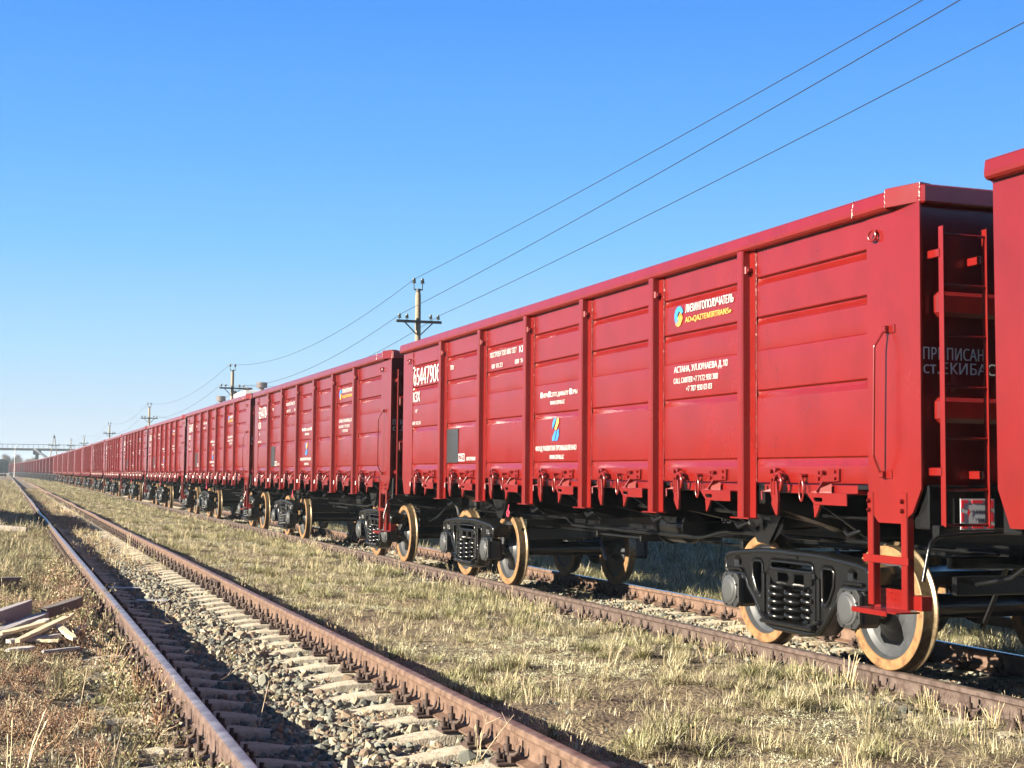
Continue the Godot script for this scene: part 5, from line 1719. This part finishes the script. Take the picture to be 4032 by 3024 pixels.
# ------------------------------------------------------------------ materials
func build_materials() -> void:
	var rough := noise_tex(0.006, [[0.0, gray(0.72)], [0.5, gray(0.86)], [1.0, gray(1.0)]], 21, 512, 5)
	var blot := noise_tex(0.008, [[0.0, gray(0.9)], [0.45, gray(0.96)], [1.0, gray(1.0)]], 22, 512, 4)
	var peel := bump_tex(0.05, 1.2, 23, 3)
	var red := mat("red", lin(0.120, 0.0058, 0.0046), 0.28, 0.0, blot, 0.45, peel, 0.06, rough)
	red.metallic_specular = 0.56
	red.uv1_scale = Vector3(0.5, 0.3, 0.5)
	for q in [["red_b", lin(0.110, 0.0056, 0.0046)], ["red_c", lin(0.126, 0.0066, 0.0054)]]:     # other paint batches
		var rb: StandardMaterial3D = red.duplicate()
		rb.albedo_color = q[1]
		mt[q[0]] = rb
	mat("black", lin(0.005, 0.0053, 0.0057), 0.24, 0.0, null, 2.2, bump_tex(0.03, 6.0, 51, 5), 0.14, noise_tex(0.02, [[0.0, gray(0.55)], [0.5, gray(0.9)], [1.0, gray(1.0)]], 52))
	mt.black.roughness = 0.27
	mat("rubber", lin(0.015, 0.015, 0.015), 0.7)
	mat("cap_grey", lin(0.038, 0.040, 0.042), 0.42)
	mat("box_grey", lin(0.018, 0.019, 0.020), 0.4)
	mat("wheel_grey", lin(0.040, 0.044, 0.05), 0.45, 0.0, noise_tex(0.01, [[0.0, gray(0.75)], [1.0, gray(1.0)]], 24), 1.2)
	mat("ochre", lin(0.20, 0.112, 0.045), 0.62, 0.0, noise_tex(0.015, [[0.0, Color(0.6, 0.54, 0.5)], [0.45, Color(0.88, 0.85, 0.82)], [1.0, Color(1, 1, 1)]], 25, 512, 4), 1.1)
	mat("tread", lin(0.26, 0.205, 0.13), 0.36, 0.55, noise_tex(0.02, [[0.0, Color(0.55, 0.5, 0.45)], [1.0, Color(1, 1, 1)]], 26), 1.6)
	mat("pink", lin(0.75, 0.05, 0.12), 0.4)
	mat("letter", lin(0.42, 0.405, 0.40), 0.5)
	mat("letter_grey", lin(0.55, 0.56, 0.58), 0.6)
	mat("sign_blue", lin(0.02, 0.14, 0.38), 0.45)
	mat("sign_yellow", lin(0.52, 0.30, 0.07), 0.45)
	mat("board", lin(0.02, 0.021, 0.022), 0.3)
	mat("plate_white", lin(0.45, 0.47, 0.5), 0.35)
	mat("plate_red", lin(0.65, 0.03, 0.05), 0.4)
	# rails
	var rust_tex := noise_tex(0.012, [[0.0, Color(0.55, 0.45, 0.42)], [0.4, Color(0.82, 0.76, 0.72)], [0.7, Color(0.95, 0.9, 0.86)], [1.0, Color(1.0, 0.98, 0.95)]], 30, 512, 6)
	var rust_n := bump_tex(0.06, 4.0, 31, 5)
	mat("rust_a", lin(0.135, 0.102, 0.092), 0.62, 0.15, rust_tex, 0.9, rust_n, 0.35)
	mat("rust_b", lin(0.142, 0.099, 0.076), 0.66, 0.1, rust_tex, 0.9, rust_n, 0.3)
	mat("rust_c", lin(0.092, 0.073, 0.067), 0.6, 0.12, rust_tex, 0.9, rust_n, 0.35)
	mat("head_grey", lin(0.42, 0.40, 0.415), 0.36, 0.6, rust_tex, 0.9)
	mat("head_brown", lin(0.20, 0.15, 0.14), 0.5, 0.35, rust_tex, 0.9)
	mat("head_dull", lin(0.16, 0.135, 0.125), 0.5, 0.3, rust_tex, 0.9)
	mat("head_bright", lin(0.38, 0.38, 0.40), 0.25, 0.85)
	mat("dark_rust", lin(0.055, 0.036, 0.030), 0.75, 0.0, rust_tex, 3.0)
	mat("concrete", lin(0.43, 0.395, 0.32), 0.9, 0.0, noise_tex(0.02, [[0.0, Color(0.66, 0.62, 0.57)], [0.4, Color(0.9, 0.88, 0.85)], [1.0, Color(1, 1, 1)]], 33, 512, 6), 1.3, bump_tex(0.08, 5.0, 34), 0.5)
	var st := mat("stone", Color.WHITE, 0.9, 0.0, noise_tex(0.03, [[0.0, gray(0.72)], [1.0, gray(1.0)]], 35), 9.0)
	st.vertex_color_use_as_albedo = true
	var so := mat("soil", Color.WHITE, 0.95, 0.0, noise_tex(0.018, [[0.0, Color(0.42, 0.38, 0.34)], [0.35, Color(0.72, 0.68, 0.63)], [0.6, Color(0.9, 0.87, 0.82)], [1.0, Color(1.0, 1.0, 1.0)]], 36, 1024, 7), 0.7, bump_tex(0.05, 8.0, 37, 6), 0.8)
	so.vertex_color_use_as_albedo = true
	var lf := mat("leaf", Color.WHITE, 0.7)
	lf.vertex_color_use_as_albedo = true
	lf.cull_mode = BaseMaterial3D.CULL_DISABLED
	lf.backlight_enabled = true
	lf.backlight = Color(0.18, 0.16, 0.09)
	# poles, far things, litter
	mat("pole_wood", lin(0.34, 0.275, 0.19), 0.85, 0.0, noise_tex(0.03, [[0.0, gray(0.55)], [1.0, gray(1.0)]], 40), 1.5)
	mat("dark_metal", lin(0.025, 0.03, 0.03), 0.6)
	mat("insulator", lin(0.03, 0.035, 0.03), 0.25)
	mat("wire", lin(0.015, 0.018, 0.026), 0.5, 0.3)
	mat("whitewash", lin(0.62, 0.60, 0.55), 0.85)
	mat("vent", lin(0.075, 0.055, 0.055), 0.7)
	mat("glass_dark", lin(0.05, 0.06, 0.07), 0.15)
	mat("bridge", lin(0.09, 0.095, 0.08), 0.9)
	mat("bridge_rail", lin(0.10, 0.105, 0.10), 0.8)
	mat("green", lin(0.028, 0.055, 0.045), 0.7)
	mat("green_pale", lin(0.06, 0.10, 0.065), 0.7)
	mat("blue", lin(0.012, 0.014, 0.05), 0.6)
	mat("bark", lin(0.14, 0.115, 0.095), 0.95)
	var grain := noise_tex(0.03, [[0.0, Color(0.66, 0.62, 0.57)], [0.5, Color(0.9, 0.88, 0.85)], [1.0, Color(1, 1, 1)]], 44)
	mat("board_yellow", lin(0.64, 0.58, 0.42), 0.8, 0.0, grain, 4.0)
	mat("board_grey", lin(0.36, 0.355, 0.385), 0.9, 0.0, grain, 3.0)
	mat("board_pale", lin(0.56, 0.55, 0.54), 0.85, 0.0, grain, 3.0)
	mat("board_dark", lin(0.17, 0.15, 0.145), 0.9, 0.0, grain, 3.0)
	mat("twig", lin(0.42, 0.33, 0.22), 0.8)
	mat("steel", lin(0.55, 0.56, 0.58), 0.4, 0.5)
	mat("brick", lin(0.30, 0.14, 0.09), 0.9)

func sky_image() -> Image:
	# clear autumn sky by elevation in degrees: pale at the horizon, deep blue above
	var stops := [[0.0, Color(0.68, 0.78, 0.85)], [1.7, Color(0.65, 0.79, 0.91)], [4.8, Color(0.46, 0.75, 1.0)], [9.0, Color(0.255, 0.61, 1.06)], [13.0, Color(0.165, 0.49, 1.06)], [18.7, Color(0.10, 0.365, 1.03)], [35.0, Color(0.08, 0.17, 0.38)], [90.0, Color(0.05, 0.09, 0.18)]]
	var im := Image.create(64, 1024, false, Image.FORMAT_RGBF)
	for y in 1024:
		var el := (0.5 - (y + 0.5) / 1024.0) * 180.0
		var c := Color(0.20, 0.165, 0.10)
		if el >= 0.0:
			for i in stops.size() - 1:
				if el <= stops[i + 1][0]:
					c = stops[i][1].lerp(stops[i + 1][1], (el - stops[i][0]) / (stops[i + 1][0] - stops[i][0]))
					break
		c = Color(c.r / 4.7, c.g / 4.7, c.b / 4.7)      # as seen at an exposure of 4.7
		for x in 64: im.set_pixel(x, y, c)
	return im

func _ready() -> void:
	var cam := Camera3D.new()
	cam.name = "camera"
	cam.position = Vector3(-7.2569, 1.4677, 9.2245)
	cam.rotation = Vector3(0.0656, -0.3465, 0.0093)
	cam.fov = 30.781
	cam.near = 0.1
	cam.far = 4000.0
	add_child(cam)
	cam.current = true
	var env := Environment.new()
	env.background_mode = Environment.BG_SKY
	var sky := Sky.new()
	var pan := PanoramaSkyMaterial.new()
	pan.panorama = ImageTexture.create_from_image(sky_image())
	sky.sky_material = pan
	env.sky = sky
	env.tonemap_mode = Environment.TONE_MAPPER_LINEAR
	env.tonemap_exposure = 4.7
	env.sdfgi_enabled = true
	env.ssao_enabled = true
	env.ssil_enabled = true
	env.fog_enabled = true
	env.fog_density = 0.0003
	env.fog_light_color = Color(0.80, 0.86, 0.92)
	var we := WorldEnvironment.new()
	we.name = "world_environment"
	we.environment = env
	add_child(we)
	var sun := DirectionalLight3D.new()
	sun.name = "sun"
	sun.light_color = Color(1.0, 0.95, 0.86)
	sun.light_energy = 1.6
	sun.light_angular_distance = 0.53
	sun.shadow_enabled = true
	add_child(sun)
	sun.look_at_from_position(Vector3.ZERO, Vector3(cos(deg_to_rad(18.5)), -sin(deg_to_rad(18.5)), -0.05))

	rng.seed = 2024
	nz.seed = 5; nz.frequency = 0.03; nz.fractal_octaves = 3
	nz2.seed = 9; nz2.frequency = 0.03; nz2.fractal_octaves = 4
	var sf := SystemFont.new()
	sf.font_names = PackedStringArray(["Droid Sans"])
	sf.font_weight = 400
	font = sf
	build_materials()
	build_ground()
	build_track("train_track", "railway track under the red train, rusty rails on concrete sleepers", 0.0, 0.0, 16.0, -470.0, true, 0.0, 3, 3.2, -120.0, ["rust_c", "rust_b", "head_dull", "head_bright"])
	build_track("siding_track", "empty rusty siding track on pale concrete sleepers and ballast", TX, TY, 16.0, -520.0, false, 0.05, 4, 4.1, -90.0, ["rust_a", "rust_b", "head_grey", "head_brown"])
	build_train()
	build_poles()
	build_far()
	tree_belt()
	build_ballast()
	build_plants()
	build_litter()
